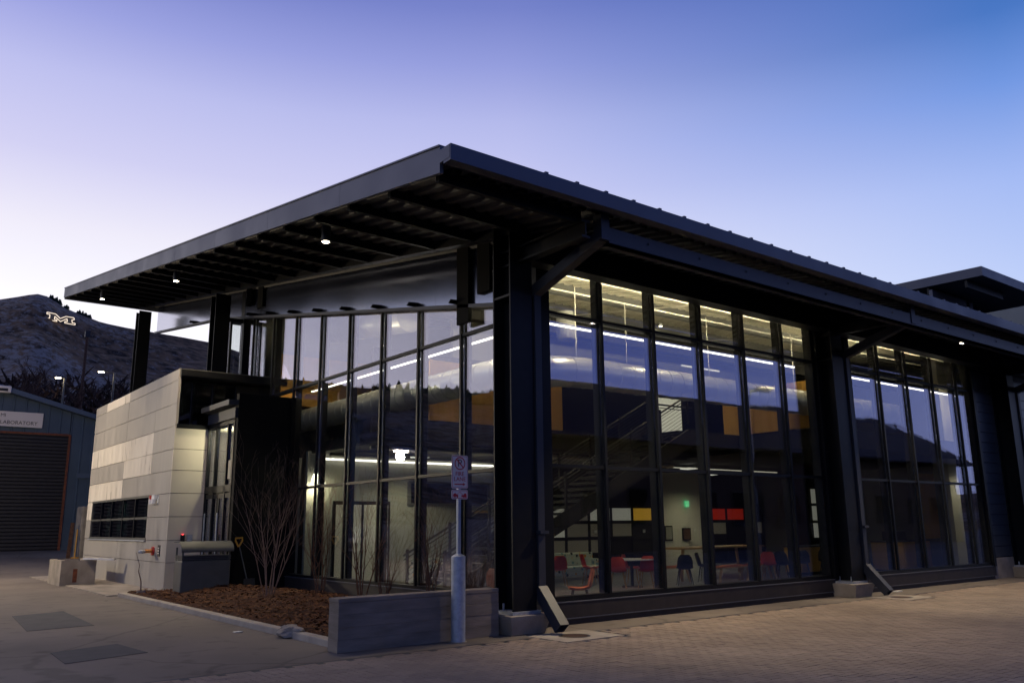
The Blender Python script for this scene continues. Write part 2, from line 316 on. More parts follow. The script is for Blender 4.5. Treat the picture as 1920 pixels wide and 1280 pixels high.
rd = struct(MB().box(-300, 300, -60, -13.5, -.05, .004).build('road', 'asphalt'))  # unseen asphalt strip added to darken what the front glass mirrors
# ridge elevation seen from the plaza, degrees, by azimuth from +Y clockwise
def pix_dir(px, py): return (_f + _r2*((px-960)/FPX) - _u2*((py-640)/FPX)).normalized()
prof = []
for px, py in ((-200, 590), (-100, 572), (0, 559), (40, 553), (65, 548), (82, 549), (105, 562), (125, 576), (150, 586), (190, 602), (240, 613), (305, 624), (340, 630), (395, 640), (480, 668), (600, 720), (800, 800), (1000, 850)):
    d = pix_dir(px, py); prof.append((math.degrees(math.atan2(d.x, d.y)), math.degrees(math.asin(d.z))))
prof = [(-180, 4.5), (-150, 5.), (-120, 7.5), (-90, 8.), (-60, 8.6), (-30, 9.3), (-12, 10.)] + prof + [(70, 2.0), (90, 1.6), (130, 1.8), (150, 3.), (180, 4.5)]
PA = np.array([a for a, e in prof]); PE = np.array([e for a, e in prof])
def ridge(a): return float(np.interp(a, PA, PE))
hl_ = MB(); NA, NR = 720, 46; R0, R1 = 95., 720.
for i in range(NA):
    a = -180+360*i/NA; e = ridge(a); H = R1*math.tan(R(e))
    for j in range(NR+1):
        t = j/NR; r = R0+(R1-R0)*t
        x = CAM.x+r*math.sin(R(a)); y = CAM.y+r*math.cos(R(a))
        z = -1.0 + (H+1.7)*(t**1.25)
        w = min(1, 4*t*(1-t)+.05)
        n = noise.fractal(Vector((x*.012, y*.012, 0)), 1.0, 2.0, 5)
        z += n*9*w*t**.5 + noise.noise(Vector((x*.05, y*.05, 3)))*1.6*w
        hl_.v.append((x, y, z))
    j = NR+1
    x = CAM.x+(R1+260)*math.sin(R(a)); y = CAM.y+(R1+260)*math.cos(R(a)); hl_.v.append((x, y, -5))
K = NR+2
for i in range(NA):
    i2 = (i+1) % NA
    for j in range(NR+1): hl_.f.append((i*K+j, i*K+j+1, i2*K+j+1, i2*K+j))
struct(hl_.build('hills', 'hill', smooth=True))
def hill_pt(px, py, rr=None):
    """point on the hillside seen at pixel px,py (march along the sight line)"""
    d = pix_dir(px, py); a = math.degrees(math.atan2(d.x, d.y)); H = R1*math.tan(R(ridge(a)))
    for k in range(4000):
        r = R0+(R1-R0)*k/4000; t = (r-R0)/(R1-R0)
        z = CAM.z + r*d.z/math.hypot(d.x, d.y)
        if -1+(H+1.7)*t**1.25 >= z: break
    return Vector((CAM.x+r*math.sin(R(a)), CAM.y+r*math.cos(R(a)), z)), r
# ------------------------------------------------------------------ the glass hall
HALL = thing('glass_hall', 'black steel hall with tall glazed walls and wide sloping roof overhang', 'building')
XE = 24.0                                             # the hall runs on out of the frame
RS = .1600                                            # roof slope along Y
def rz(y): return 7.20 + RS*y                         # top of roof edge
XL, XR, YF, YB = -3.2, XE+1, -2.45, 26.0
# roof deck (upper sheet)
roof = MB().add([(XL+.06, YF+.1, rz(YF)-.12), (XR, YF+.1, rz(YF)-.12), (XR, YB-.05, rz(YB)-.12), (XL+.06, YB-.05, rz(YB)-.12),
                 (XL+.06, YF+.1, rz(YF)-.20), (XR, YF+.1, rz(YF)-.20), (XR, YB-.05, rz(YB)-.20), (XL+.06, YB-.05, rz(YB)-.20)],
                [(0, 1, 2, 3), (7, 6, 5, 4), (0, 4, 5, 1), (1, 5, 6, 2), (2, 6, 7, 3), (3, 7, 4, 0)]).build('roof', 'roofing', HALL)
# underside corrugated deck: ribs running along Y (trapezoid profile)
def deck_strip(x0, x1, y0, y1, name, mat, zoff=-.215, pitch=.30):
    b = MB(); x = x0; pts = []
    while x < x1-.01:
        for dx, dz in ((0, 0), (.11, 0), (.14, -.055), (.25, -.055), (.28, 0)):
            if x+dx <= x1: pts.append((x+dx, dz))
        x += pitch
    n = len(pts)
    for (px, pz) in pts: b.v += [(px, y0, rz(y0)+zoff+pz), (px, y1, rz(y1)+zoff+pz)]
    for i in range(n-1): b.f.append((2*i, 2*i+1, 2*i+3, 2*i+2))
    return b.build(name, mat, roof)
deck_strip(XL+.1, .40, YF+.15, -1.98, 'soffit_deck', 'steel', pitch=.30); deck_strip(XL+.1, .40, -1.98, YB-.1, 'soffit_deck', 'deck', pitch=.30)  # front strip near black: the eave shade is put into its colour
deck_strip(.40, XR-.1, YF+.15, -.05, 'soffit_deck', 'steel')  # near black as well, carrying the eave shade in its colour
deck_strip(.42, XR-.1, 0.0, YB-.1, 'ceiling_deck', 'ceiling', pitch=.30)
# fascia: left verge in lengths, eave gutter
ysplit = [YF, .75, 3.95, 7.15, 10.35, 13.55, 16.75, 19.95, 23.1, YB]
for a, b_ in zip(ysplit[:-1], ysplit[1:]):
    a2 = a+.11 if a == YF else a+.006
    MB().add([(XL-.03, a2, rz(a2)-.36), (XL+.03, a2, rz(a2)-.36), (XL+.03, b_, rz(b_)-.36), (XL-.03, b_, rz(b_)-.36),
              (XL-.03, a2, rz(a2)+.03), (XL+.03, a2, rz(a2)+.03), (XL+.03, b_, rz(b_)+.03), (XL-.03, b_, rz(b_)+.03)],
             [(0, 3, 2, 1), (4, 5, 6, 7), (0, 1, 5, 4), (1, 2, 6, 5), (2, 3, 7, 6), (3, 0, 4, 7)]).build('fascia_panel', 'fascia', roof)
    MB().bar((XL+.03, a2, rz(a2)+.045), (XL+.03, b_, rz(b_)+.045), .16, .025).build('verge_cap', 'fascia', roof)
box('gutter', 'fascia', roof, XL-.03, XR, YF-.16, YF+.02, rz(YF)-.24, rz(YF)+.0)
box('gutter_end', 'fascia', roof, XL-.034, XL+.0, YF-.14, YF+.105, rz(YF)-.20, rz(YF)-.01)
x = XL+1.7
while x < XR:
    MB().bar((x, YF-.02, rz(YF)-.035), (x, YB-.1, rz(YB)-.035), .05, .17).box(x-.03, x+.03, YF-.155, YF+.1, rz(YF)-.02, rz(YF)+.032).build('roof_seam', 'fascia', roof); x += .62
MB().bar((XL, YB, rz(YB)-.2), (XR, YB, rz(YB)-.2), .06, .44).build('rear_fascia', 'fascia', roof)
# purlins (run along X) under the west overhang and through the hall
k = 0; y = -2.05
while y < YB-.4:
    zt = rz(y)-.225; h = .22
    nm = 'purlin'
    MB().add([(XL+.12, y-.045, zt-h*.82), (XL+.12, y+.045, zt-h*.82), (XL+.12, y+.045, zt), (XL+.12, y-.045, zt)] + [(-.36, y-.045, zt-h), (-.36, y+.045, zt-h), (-.36, y+.045, zt), (-.36, y-.045, zt)],
             [(0, 3, 2, 1), (4, 5, 6, 7), (0, 1, 5, 4), (1, 2, 6, 5), (2, 3, 7, 6), (3, 0, 4, 7)]).build(nm, 'steel', roof)
    if y > .5 and k % 2 == 0:
        MB().box(.5, XR-.2, y-.05, y+.05, zt-.30, zt).box(.5, XR-.2, y-.10, y+.10, zt-.31, zt-.29).build('ceiling_beam', 'int_steel', roof)
    y += 1.38; k += 1
MB().bar((-.42, -.6, rz(-.6)-.345), (-.42, YB-.8, rz(YB-.8)-.345), .16, .19).build('verge_girder', 'steel', roof)
# eave channel along the front between the brackets, and an inner eave beam
MB().box(.07, XR-.2, -2.28, -2.16, 6.12, 6.40).box(.07, XR-.2, -2.28, -2.04, 6.12, 6.14).build('eave_beam', 'fascia_dark', HALL)
MB().box(-.2, XR-.2, -.42, -.30, 6.30, 6.62).box(-.2, XR-.2, -.52, -.20, 6.27, 6.30).build('head_beam', 'steel', HALL)
MB().box(-.2, XR-.2, -.10, .22, 6.60, 6.98).build('head_panel', 'steel', HALL)

for i_ in range(18): MB().tube([(1.0+i_*1.33, -2.285, 6.30), (1.0+i_*1.33, -2.30, 6.30)], .022, 8).build('bolt', 'black', HALL)
# ---- front (south) curtain wall, plane Y = 0
ZS, ZT, ZU, ZH = .476, 2.73, 5.54, 6.56
PL = [0]
def pane_y(x0, x1, z0, z1, parent, y=0., mat='glass'):
    j = lambda: random.uniform(-.006, .006)
    q = [(x0, y+j(), z0), (x1, y+j(), z0), (x1, y+j(), z1), (x0, y+j(), z1)]
    b = MB().add(q+[(a, c+.02, d) for a, c, d in q], [(0, 1, 2, 3), (7, 6, 5, 4), (0, 4, 5, 1), (1, 5, 6, 2), (2, 6, 7, 3), (3, 7, 4, 0)])
    return b.build('pane', mat, parent)
def pane_x(y0, y1, z0a, z0b, z1a, z1b, parent, x, mat='glass'):
    j = lambda: random.uniform(-.006, .006)
    q = [(x+j(), y0, z0a), (x+j(), y1, z0b), (x+j(), y1, z1b), (x+j(), y0, z1a)]
    b = MB().add(q+[(a+.02, c, d) for a, c, d in q], [(3, 2, 1, 0), (4, 5, 6, 7), (0, 1, 5, 4), (1, 2, 6, 5), (2, 3, 7, 6), (3, 0, 4, 7)])
    return b.build('pane', mat, parent)
def front_bay(xs_, x0, x1):
    cw = MB().box(x0-.06, x0+.02, -.06, .16, ZS-.06, ZH+.08).box(x1-.02, x1+.06, -.06, .16, ZS-.06, ZH+.08).box(x0-.06, x1+.06, -.055, .155, ZH, ZH+.10).box(x0-.06, x1+.06, -.05, .15, ZS-.09, ZS).build('curtain_wall', 'frame', HALL)
    edges = [x0]+xs_+[x1]
    for xm in xs_:
        MB().box(xm-.028, xm+.028, -.075, -.012, ZS, ZH).build('mullion', 'frame', cw)
        MB().box(xm-.03, xm+.03, .03, .20, ZS, ZH).build('mullion', 'frame', cw)
    for zt in (ZT, ZU):
        for a, b_ in zip(edges[:-1], edges[1:]):
            MB().box(a+.03, b_-.03, -.05, -.012, zt-.03, zt+.03).box(a+.03, b_-.03, .03, .12, zt-.03, zt+.03).build('transom', 'frame', cw)
    for a, b_ in zip(edges[:-1], edges[1:]):
        for za, zb in ((ZS, ZT), (ZT, ZU), (ZU, ZH)):
            pane_y(a+.01, b_-.01, za+.01, zb-.01, cw)
    # plinth below
    box('plinth', 'plinth', HALL, x0-.25, x1+.2, -.10, .14, .11, ZS-.10)
    box('plinth_flashing', 'fascia', HALL, x0-.26, x1+.21, -.115, .02, ZS-.10, ZS-.085)
    box('plinth_base', 'plinth', HALL, x0-.2, x1+.15, -.07, .14, 0, .11)
    box('plinth_flashing', 'fascia', HALL, x0-.26, x1+.21, -.108, -.10, .10, .118)
front_bay([1.995+1.482*i for i in range(5)], .65, 9.15)
front_bay([12.25+1.482*i for i in range(4)], 10.85, 17.5)
# end bay of horizontal siding
sd = MB().box(17.7, 23.5, .02, .14, .0, 6.6).build('end_wall', 'frame', HALL)
z = .62
while z < 6.4:
    box('siding_board', 'siding', sd, 17.75, 23.5, -.02, .022, z+.008, z+.30); z += .31
box('siding_base', 'concrete', sd, 17.75, 23.5, -.03, .02, .0, .6)
box('corner_post', 'frame', HALL, .40, .585, -.12, .12, ZS-.1, 7.1)
box('corner_post', 'frame', HALL, .28, .36, -.16, .0, ZS-.1, 7.0)
box('jamb_post', 'frame', HALL, 9.22, 9.36, -.14, .16, ZS-.1, 6.9); box('jamb_post', 'frame', HALL, 10.55, 10.78, -.12, .16, ZS-.1, 6.9)
box('jamb_post', 'frame', HALL, 17.57, 17.70, -.14, .16, ZS-.1, 6.9)
box('spandrel', 'steel', HALL, 9.36, 10.55, -.02, .12, .1, 6.9)

# ---- west curtain wall, plane X = GX, head follows the roof
GX = .50
def headz(y): return 5.97 + .184*(y-1.81)
WY = [.82+1.6815*i for i in range(0, 9)]               # .82 2.50 4.18 5.86 7.55 9.23 10.91 12.59 14.27
y0w, y1w = .12, 15.15
cw = MB().box(GX-.05, GX+.15, y0w, 10.86, ZS-.07, ZS).add([(GX-.06, y0w, headz(y0w)), (GX+.16, y0w, headz(y0w)), (GX+.16, y1w, headz(y1w)), (GX-.06, y1w, headz(y1w)), (GX-.06, y0w, headz(y0w)+.07), (GX+.16, y0w, headz(y0w)+.07), (GX+.16, y1w, headz(y1w)+.07), (GX-.06, y1w, headz(y1w)+.07)],
        [(0, 3, 2, 1), (4, 5, 6, 7), (0, 1, 5, 4), (1, 2, 6, 5), (2, 3, 7, 6), (3, 0, 4, 7)]).build('curtain_wall', 'frame', HALL)
edges = [y0w]+WY+[y1w]
for ym in WY:
    zb = ZS if ym < 11 else 5.5
    MB().box(GX-.075, GX-.012, ym-.028, ym+.028, zb, headz(ym)).build('mullion', 'frame', cw)
    MB().box(GX+.03, GX+.20, ym-.03, ym+.03, zb, headz(ym)).build('mullion', 'frame', cw)
for zt in (ZT, ZU):
    for a, b_ in zip(edges[:-1], edges[1:]):
        if b_ < 10.95 or (zt == ZU and b_ < 12.7): MB().box(GX-.05, GX-.012, a+.03, b_-.03, zt-.03, zt+.03).box(GX+.03, GX+.12, a+.03, b_-.03, zt-.03, zt+.03).build('transom', 'frame', cw)
for a, b_ in zip(edges[:-1], edges[1:]):
    if b_ < 10.95:
        pane_x(a+.01, b_-.01, ZS+.01, ZS+.01, ZT-.01, ZT-.01, cw, GX); pane_x(a+.01, b_-.01, ZT+.01, ZT+.01, ZU-.01, ZU-.01, cw, GX)
    za = ZU+.01
    if headz(a) > za: pane_x(a+.01, b_-.01, za, za, headz(a)-.005, headz(b_)-.005, cw, GX)
box('plinth', 'plinth', HALL, GX-.08, GX+.14, .15, 10.9, .0, ZS-.08)
box('plinth_flashing', 'fascia', HALL, GX-.10, GX+.02, .15, 10.9, ZS-.08, ZS-.065)
# upper return glass at the north-west end and its corner post
box('corner_post', 'frame', HALL, GX-.12, GX+.18, 15.0, 15.3, 5.5, 9.6)
rt = MB().box(-.35, .38, 15.12, 15.24, 6.2, 6.3).box(-.35, .38, 15.12, 15.24, 8.28, 8.40).box(-.02, .04, 15.1, 15.24, 6.3, 8.3).build('return_frame', 'frame', HALL)
pane_y(-.34, -.03, 6.31, 8.28, rt, 15.17); pane_y(.05, .37, 6.31, 8.28, rt, 15.17)
# frieze band of metal panels above the west glazing
BX = GX-.06
def bandtop(y): return rz(y)-.24
ycuts = [.15, 3.4, 6.8, 10.2, 13.6, 17.2, 21.0, 25.6]
def bandbot(y): return headz(y)+.05 if y < 17.2 else headz(17.2)+.05+.128*(y-17.2)
for a, b_ in zip(ycuts[:-1], ycuts[1:]):
    a += .006
    MB().add([(BX-.05, a, bandbot(a)), (BX+.05, a, bandbot(a)), (BX+.05, b_, bandbot(b_)), (BX-.05, b_, bandbot(b_)), (BX-.05, a, bandtop(a)), (BX+.05, a, bandtop(a)), (BX+.05, b_, bandtop(b_)), (BX-.05, b_, bandtop(b_))],
             [(0, 3, 2, 1), (4, 5, 6, 7), (0, 1, 5, 4), (1, 2, 6, 5), (2, 3, 7, 6), (3, 0, 4, 7)]).build('frieze_panel', 'band', HALL)
    MB().bar((BX-.06, a, bandbot(a)-.01), (BX-.06, b_, bandbot(b_)-.01), .16, .07).build('frieze_trim', 'fascia', HALL)
for ym in WY[1:]+[17.6, 20.2]:
    zc = bandbot(ym)+.05
    MB().prism([(BX-.30, zc-.02), (BX-.05, zc-.02), (BX-.05, zc+.09), (BX-.26, zc+.07)], 1, ym-.012, ym+.012).box(BX-.30, BX-.28, ym-.012, ym+.012, zc-.02, zc+.01).build('frieze_bracket', 'steel', HALL)
# black posts hanging in front of the frieze
for yy, zb in ((2.05, 5.72), (1.32, 6.22), (14.3, 8.75), (13.3, 8.45)):
    MB().box(.30, .385, yy-.02, yy+.40, zb, bandtop(yy)+.2).build('hanger_post', 'wall_black', HALL)
# H columns with footings
def column(x, y, zb, zt, foot=True, label=None):
    c = MB().box(x-.24, x+.24, y-.25, y-.22, zb, zt).box(x-.24, x+.24, y+.22, y+.25, zb, zt).box(x-.015, x+.015, y-.22, y+.22, zb, zt).build('column', 'steel', HALL)
    for zz in ((5.55,) if foot else ()):
        MB().box(x-.235, x-.018, y-.218, y+.218, zz, zz+.04).box(x+.018, x+.235, y-.218, y+.218, zz, zz+.04).build('stiffener', 'steel', c)
    if foot:
        MB().box(x-.29, x+.29, y-.30, y+.30, zb-.05, zb).build('base_plate', 'gal', c)
        for bx in (-.13, .13):
            for by in (-.15, .15): MB().cyl(x+bx*1.0, y+by, zb, zb+.10, .02, 8).build('anchor_bolt', 'gal', c)
        w0, w1 = .42, .34
        p = []
        MB().add([(x-w1, y-w1, 0), (x+w1, y-w1, 0), (x+w1, y+w1, 0), (x-w1, y+w1, 0), (x-w0, y-w0, zb-.05), (x+w0, y-w0, zb-.05), (x+w0, y+w0, zb-.05), (x-w0, y+w0, zb-.05)],
                 [(0, 3, 2, 1), (4, 5, 6, 7), (0, 1, 5, 4), (1, 2, 6, 5), (2, 3, 7, 6), (3, 0, 4, 7)]).build('footing', 'concrete', c, bevel=.012)
    return c
CY = -.27
column(-.36, CY, .35, 6.9); column(9.52, CY, .35, 6.6); column(19.4, CY, .35, 6.6)
column(-.42, 15.0, 4., 9.05, False); column(-.42, 24.6, 4., 10.5, False)
# eave brackets: outrigger beams from the columns
for xc in (-.36, 9.52, 19.4):
    MB().box(xc-.09, xc+.09, -2.20, .2, 6.16, 6.20).box(xc-.09, xc+.09, -2.20, .2, 6.42, 6.46).box(xc-.012, xc+.012, -2.20, .2, 6.2, 6.42).build('outrigger', 'steel', HALL)
# downspouts
for xd in (-.02, 9.90, 19.8):
    s = .07
    ds = MB()
    s2 = .09
    ds.box(xd-s2, xd+s2, -2.30, -2.11, 6.17, rz(-2.2)-.21)
    ds.bar((xd, -2.20, 6.25), (xd, -.47, 5.70), .176, .19)
    ds.box(xd-s, xd+s, -.56, -.42, .62, 5.74)
    ds.build('downspout', 'fascia_dark', HALL)
    kk = MB(); p, q = Vector((xd, -.50, .66)), Vector((xd, -1.02, .10)); d = (q-p).normalized(); up = Vector((1, 0, 0)); n = d.cross(up).normalized()
    w = .092
    ring = lambda c, h: [c-up*h-n*h, c+up*h-n*h, c+up*h+n*h, c-up*h+n*h]
    o1, o2, i1, i2 = ring(p, w), ring(q, w), ring(p, w-.008), ring(q, w-.008)
    kk.add(o1+o2+i1+i2, [(0, 1, 5, 4), (1, 2, 6, 5), (2, 3, 7, 6), (3, 0, 4, 7), (8, 12, 13, 9), (9, 13, 14, 10), (10, 14, 15, 11), (11, 15, 12, 8), (4, 5, 13, 12), (5, 6, 14, 13), (6, 7, 15, 14), (7, 4, 12, 15), (0, 3, 2, 1)])
    kk.build('downspout_shoe', 'fascia_dark', HALL)
    MB().box(xd-.09, xd+.09, -.64, -.45, 1.55, 1.60).build('downspout_strap', 'fascia_dark', HALL)
# soffit downlights (lamps the photo shows lit)
def downlight(x, y, z, label, energy=28, n=0):
    t = thing('soffit_downlight', label, 'downlight', (x, y, z), group='lit soffit downlights')
    MB().cyl(x, y, z+.0, z+.34, .085, 20).build('housing', 'fascia_dark', t, smooth=False)
    MB().cyl(x, y, z-.006, z+.004, .07, 20).build('lens', 'lens', t)
    lamp('bulb', t, (x, y, z-.05), energy, 'SPOT', (1, .80, .54), .06, 104, .5)
downlight(-2.54, 2.72, 7.02, 'lit round downlight under the west soffit closest to the roof corner', 320)
downlight(-2.61, 12.28, 8.52, 'lit round downlight under the west soffit, middle of the three', 900)
downlight(-2.76, 20.98, 9.90, 'lit round downlight under the west soffit close to its far tip', 900)
downlight(3.75, -2.02, 6.17, 'lit round downlight under the front eave above the first glazed bay', 1300)
downlight(13.1, -1.95, 6.17, 'lit round downlight under the front eave above the second glazed bay', 1300)

# ------------------------------------------------------------------ hall interior
FL = box('floor', 'floor', HALL, .66, XE, .18, 25.5, .0, .03)
MZ = 4.30
# mezzanine: slab, timber balustrade panels
sl_ = MB().box(2.15, XE, 6.45, 16, MZ-.55, MZ-.03).box(12.1, XE, 1.6, 6.45, MZ-.55, MZ-.03).build('mezzanine_slab', 'int_dark', HALL)
def panel_run(a, b_, fixed, axis, z0, z1, step=1.2):
    n = max(1, round((b_-a)/step)); w = (b_-a)/n
    for i in range(n):
        p0, p1 = a+i*w+.006, a+(i+1)*w-.006
        if axis == 'x': box('timber_panel', 'wood_panel', sl_, p0, p1, fixed-.03, fixed+.03, z0, z1)
        else: box('timber_panel', 'wood_panel', sl_, fixed-.03, fixed+.03, p0, p1, z0, z1)
panel_run(2.15, 6.62, 6.42, 'x', MZ, MZ+1.55); panel_run(1.62, 5.0, 12.08, 'y', MZ, MZ+1.35)
box('timber_panel', 'wood_panel', sl_, 1.0, 4.6, 13.2, 13.26, 5.4, 7.0)
box('timber_panel', 'wood_panel', sl_, 19.5, 22.6, 3.0, 3.06, 1.1, 3.3)
# walls
box('upper_rear_wall', 'int_grey', HALL, .7, XE, 15.3, 15.45, MZ, 9.3)
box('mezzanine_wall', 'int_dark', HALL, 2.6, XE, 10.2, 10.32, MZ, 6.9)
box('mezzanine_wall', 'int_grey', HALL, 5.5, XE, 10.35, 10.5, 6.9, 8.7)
box('lit_doorway', 'doorway_glow', HALL, 14.6, 16.1, 10.14, 10.18, MZ, 6.75)  # glowing slab stands in for the lit room beyond the doorway
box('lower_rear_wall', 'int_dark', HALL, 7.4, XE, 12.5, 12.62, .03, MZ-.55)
box('lower_white_wall', 'int_white', HALL, 16.6, 19.6, 12.3, 12.42, .03, MZ-.55)
box('lower_grey_wall', 'int_grey', HALL, .72, 7.4, 10.35, 10.47, .03, MZ-.55)
box('lower_grey_wall', 'int_grey', HALL, 7.3, 7.42, 10.47, 12.5, .03, MZ-.55)
box('end_partition', 'int_grey', HALL, XE-.2, XE, .2, 16, .03, 9.3)
box('white_pier', 'int_white', HALL, 20.0, 21.15, 2.0, 2.3, .03, 7.2)
box('brown_partition', 'brown_board', HALL, 17.5, 20.9, 6.3, 6.4, .03, MZ-.55)
box('vestibule_wall', 'int_white', HALL, .72, .8, 10.95, 13.1, .03, 3.6)
# window-like timber door and frame in the lower grey wall
dw = box('interior_door', 'wood_panel', HALL, 5.9, 6.9, 10.28, 10.34, .03, 2.15); box('door_leaf', 'int_dark', dw, 6.0, 6.8, 10.265, 10.28, .05, 2.07)
tw = box('transom_window', 'int_steel', HALL, 3.9, 6.9, 10.29, 10.34, 2.3, 3.0); box('window_pane', 'dark_glass', tw, 4.0, 6.8, 10.275, 10.29, 2.36, 2.94)
dw2 = box('entrance_inner_door', 'frame', HALL, 1.5, 3.3, 10.28, 10.34, .03, 2.4); box('door_leaf', 'int_white', dw2, 1.58, 2.36, 10.262, 10.28, .1, 2.3); box('door_leaf', 'int_white', dw2, 2.44, 3.22, 10.262, 10.28, .1, 2.3)
# interior lower ceiling services
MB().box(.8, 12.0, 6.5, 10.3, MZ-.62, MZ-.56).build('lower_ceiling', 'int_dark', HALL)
# LED lines: inside the transom, on the lower wall
def led(name, label, b, mat='led'):
    t = tag(MB().box(*b).build(name, mat), label, 'light strip', 'linear lights'); return t
led('linear_light', 'long white linear light hung inside the front glass, first bay', (.8, 9.0, .34, .40, 5.435, 5.462))
led('linear_light', 'long white linear light hung inside the front glass, second bay', (10.9, 17.4, .34, .40, 5.435, 5.462))
led('linear_light', 'long white linear light hung inside the west glass under the transom', (.84, .90, .4, 10.6, 5.435, 5.462))
led('linear_light', 'white strip light along the top of the lower grey wall', (1.1, 7.0, 10.22, 10.30, 3.52, 3.57))
led('linear_light', 'slim vertical white strip light beside the first bay jamb', (9.5, 9.54, 1.2, 1.24, 4.9, 7.0), 'led_soft')
led('linear_light', 'pale strip of light behind the second bay at ceiling height', (12.6, 14.6, 7.0, 7.05, 6.9, 6.95), 'led_dim')
led('linear_light', 'faint ceiling strip light under the mezzanine beyond the stair', (13.0, 19.0, 8.0, 8.04, 3.55, 3.58), 'led_dim')
# uplight from the linear lights onto the ceiling
def area(name, parent, loc, e, sx, sy, rot): return lamp(name, parent, loc, e, 'AREA', (1, .90, .70), sx, rot=rot, sy=sy)
for (x, y, z) in ((3.0, 1.4, 7.0), (6.6, 1.4, 7.0), (11.9, 1.6, 7.0), (2.6, 6.5, 7.6), (6.4, 7.6, 7.9), (13.7, 2.2, 7.1), (10.5, 6.0, 7.8), (17.0, 6.2, 7.8), (20.0, 1.0, 6.95), (1.3, 3.4, 7.0), (1.3, 7.8, 7.7), (1.4, 10.8, 8.1)):  # west duct and white pier spots are added to brighten those surfaces
    t = thing('ceiling_spotlight', {(3.0, 1.4): 'small lit ceiling spotlight above the second front pane', (6.6, 1.4): 'small lit ceiling spotlight above the fourth front pane', (11.9, 1.6): 'small lit ceiling spotlight in the first pane of the second bay', (2.6, 6.5): 'small lit ceiling spotlight high behind the west glass', (6.4, 7.6): 'small lit ceiling spotlight over the timber balustrade', (13.7, 2.2): 'small lit ceiling spotlight in the second pane of the second bay', (10.5, 6.0): 'small lit ceiling spotlight above the stair head', (1.3, 3.4): 'ceiling spotlight added to light the duct bend by the west glass', (1.3, 7.8): 'ceiling spotlight added to light the middle of the west duct run', (1.4, 10.8): 'ceiling spotlight added to light the far end of the west duct run', (20.0, 1.0): 'ceiling spotlight added to light the white pier', (17.0, 6.2): 'small lit ceiling spotlight far back in the second bay'}[(x, y)], 'spotlight', (x, y, z), group='ceiling spotlights')
    MB().cyl(x, y, z, z+.2, .06, 12).build('housing', 'white', t); MB().cyl(x, y, z-.005, z+.005, .05, 12).build('lens', 'lens', t)
    lamp('bulb', t, (x, y, z-.03), 280 if x < 2.05 else 170, 'SPOT', (1, .82, .54), .05, 120, .8)
for (x, y, z, sx, sy_, e, rt_) in ((4.9, .50, 5.50, 8.2, .08, 620, (math.pi-.6, 0, 0)), (14.2, .50, 5.50, 6.6, .08, 420, (math.pi-.6, 0, 0)), (1.0, 5.5, 5.50, .08, 10., 130, (0, math.pi+.6, 0))):
    l_ = lamp('uplight', HALL, (x, y, z), e*.8, 'AREA', (1, .83, .55), sx, rot=rt_, sy=sy_); l_.data.spread = R(115)
# exposed beam, ducts
MB().box(.9, 22, 4.6, 4.75, 6.55, 6.95).box(.9, 22, 4.5, 4.85, 6.55, 6.58).box(.9, 22, 4.5, 4.85, 6.92, 6.95).build('girder', 'int_dark', HALL)
def duct(path, r, label, seg=.42):
    pts = [Vector(p) for p in path]
    d = tag(MB().tube(pts, r, 24).build('air_duct', 'duct', smooth=True), label, 'duct')
    # raised spiral seams
    L = 0; b = MB(); acc = 0
    for a, c in zip(pts[:-1], pts[1:]):
        dd = (c-a); l = dd.length; dn = dd/l; q = acc
        while q < l:
            p = a+dn*q; b.tube([p-dn*.012, p+dn*.012], r+.011, 24, cap=True); q += seg
        acc = q-l
    s = b.build('seam', 'duct', d, smooth=False); return d
duct([(1.75, 13.6, 4.93), (1.75, 3.7, 4.93), (1.80, 3.2, 4.94), (2.0, 2.72, 4.95), (2.35, 2.35, 4.96), (2.85, 2.1, 4.97), (3.4, 2.0, 4.98), (16.5, 2.0, 4.98), (17.4, 2.1, 4.98), (18.0, 2.5, 4.95), (18.2, 3.0, 4.9)], .34, 'big spiral galvanised air duct curving round inside the glass corner')
duct([(3.4, 9.5, 7.75), (3.4, 14.5, 8.3)], .42, 'short round air duct end seen high behind the west glass', .5)
# conduits, sprinkler pipes
b = MB()
for (p, q) in (((.9, 1.0, 6.75), (20, 1.0, 6.75)), ((.9, 2.2, 6.85), (20, 2.2, 6.9)), ((3.0, .4, 6.85), (3.0, 14, 8.8)), ((7.0, .4, 6.85), (7.0, 14, 8.8)), ((13.0, .4, 6.85), (13.0, 14, 8.8)), ((1.6, .6, 6.7), (1.6, 13, 8.3))):
    b.tube([p, q], .02, 6)
tag(b.build('ceiling_conduit', 'conduit'), 'thin pale conduit pipes run under the hall ceiling', 'conduit')
b = MB()
for yy in (7.0, 7.3, 8.6, 9.6): b.tube([(1.0, yy, 3.62), (11.5, yy, 3.62)], .05, 8)
b.tube([(1.0, 6.7, 3.5), (11.5, 6.7, 3.5)], .09, 10)
tag(b.build('service_pipe', 'conduit'), 'white service pipes under the mezzanine slab', 'pipes')
for i, (x, y) in enumerate(((3.2, 2.0), (5.4, 2.6), (8.0, 2.2), (11.6, 2.1))):
    tag(MB().tube([(x, y, 5.0), (x, y, rz(y)-.6)], .012, 6).tube([(x-.18, y, 4.8), (x, y, 5.02), (x+.18, y, 4.8)], .01, 6).build('hanger_wire', 'conduit'), ['thin duct hanger with forked foot nearest the glass corner', 'thin duct hanger with forked foot in the second pane column', 'thin duct hanger with forked foot in the fourth pane column', 'thin duct hanger with forked foot in the second bay'][i], 'hanger')
tag(MB().cyl(2.55, 1.6, 5.55, 6.15, .20, 20).build('speaker_can', 'int_steel'), 'grey cylindrical speaker hanging by the front glass corner', 'speaker')
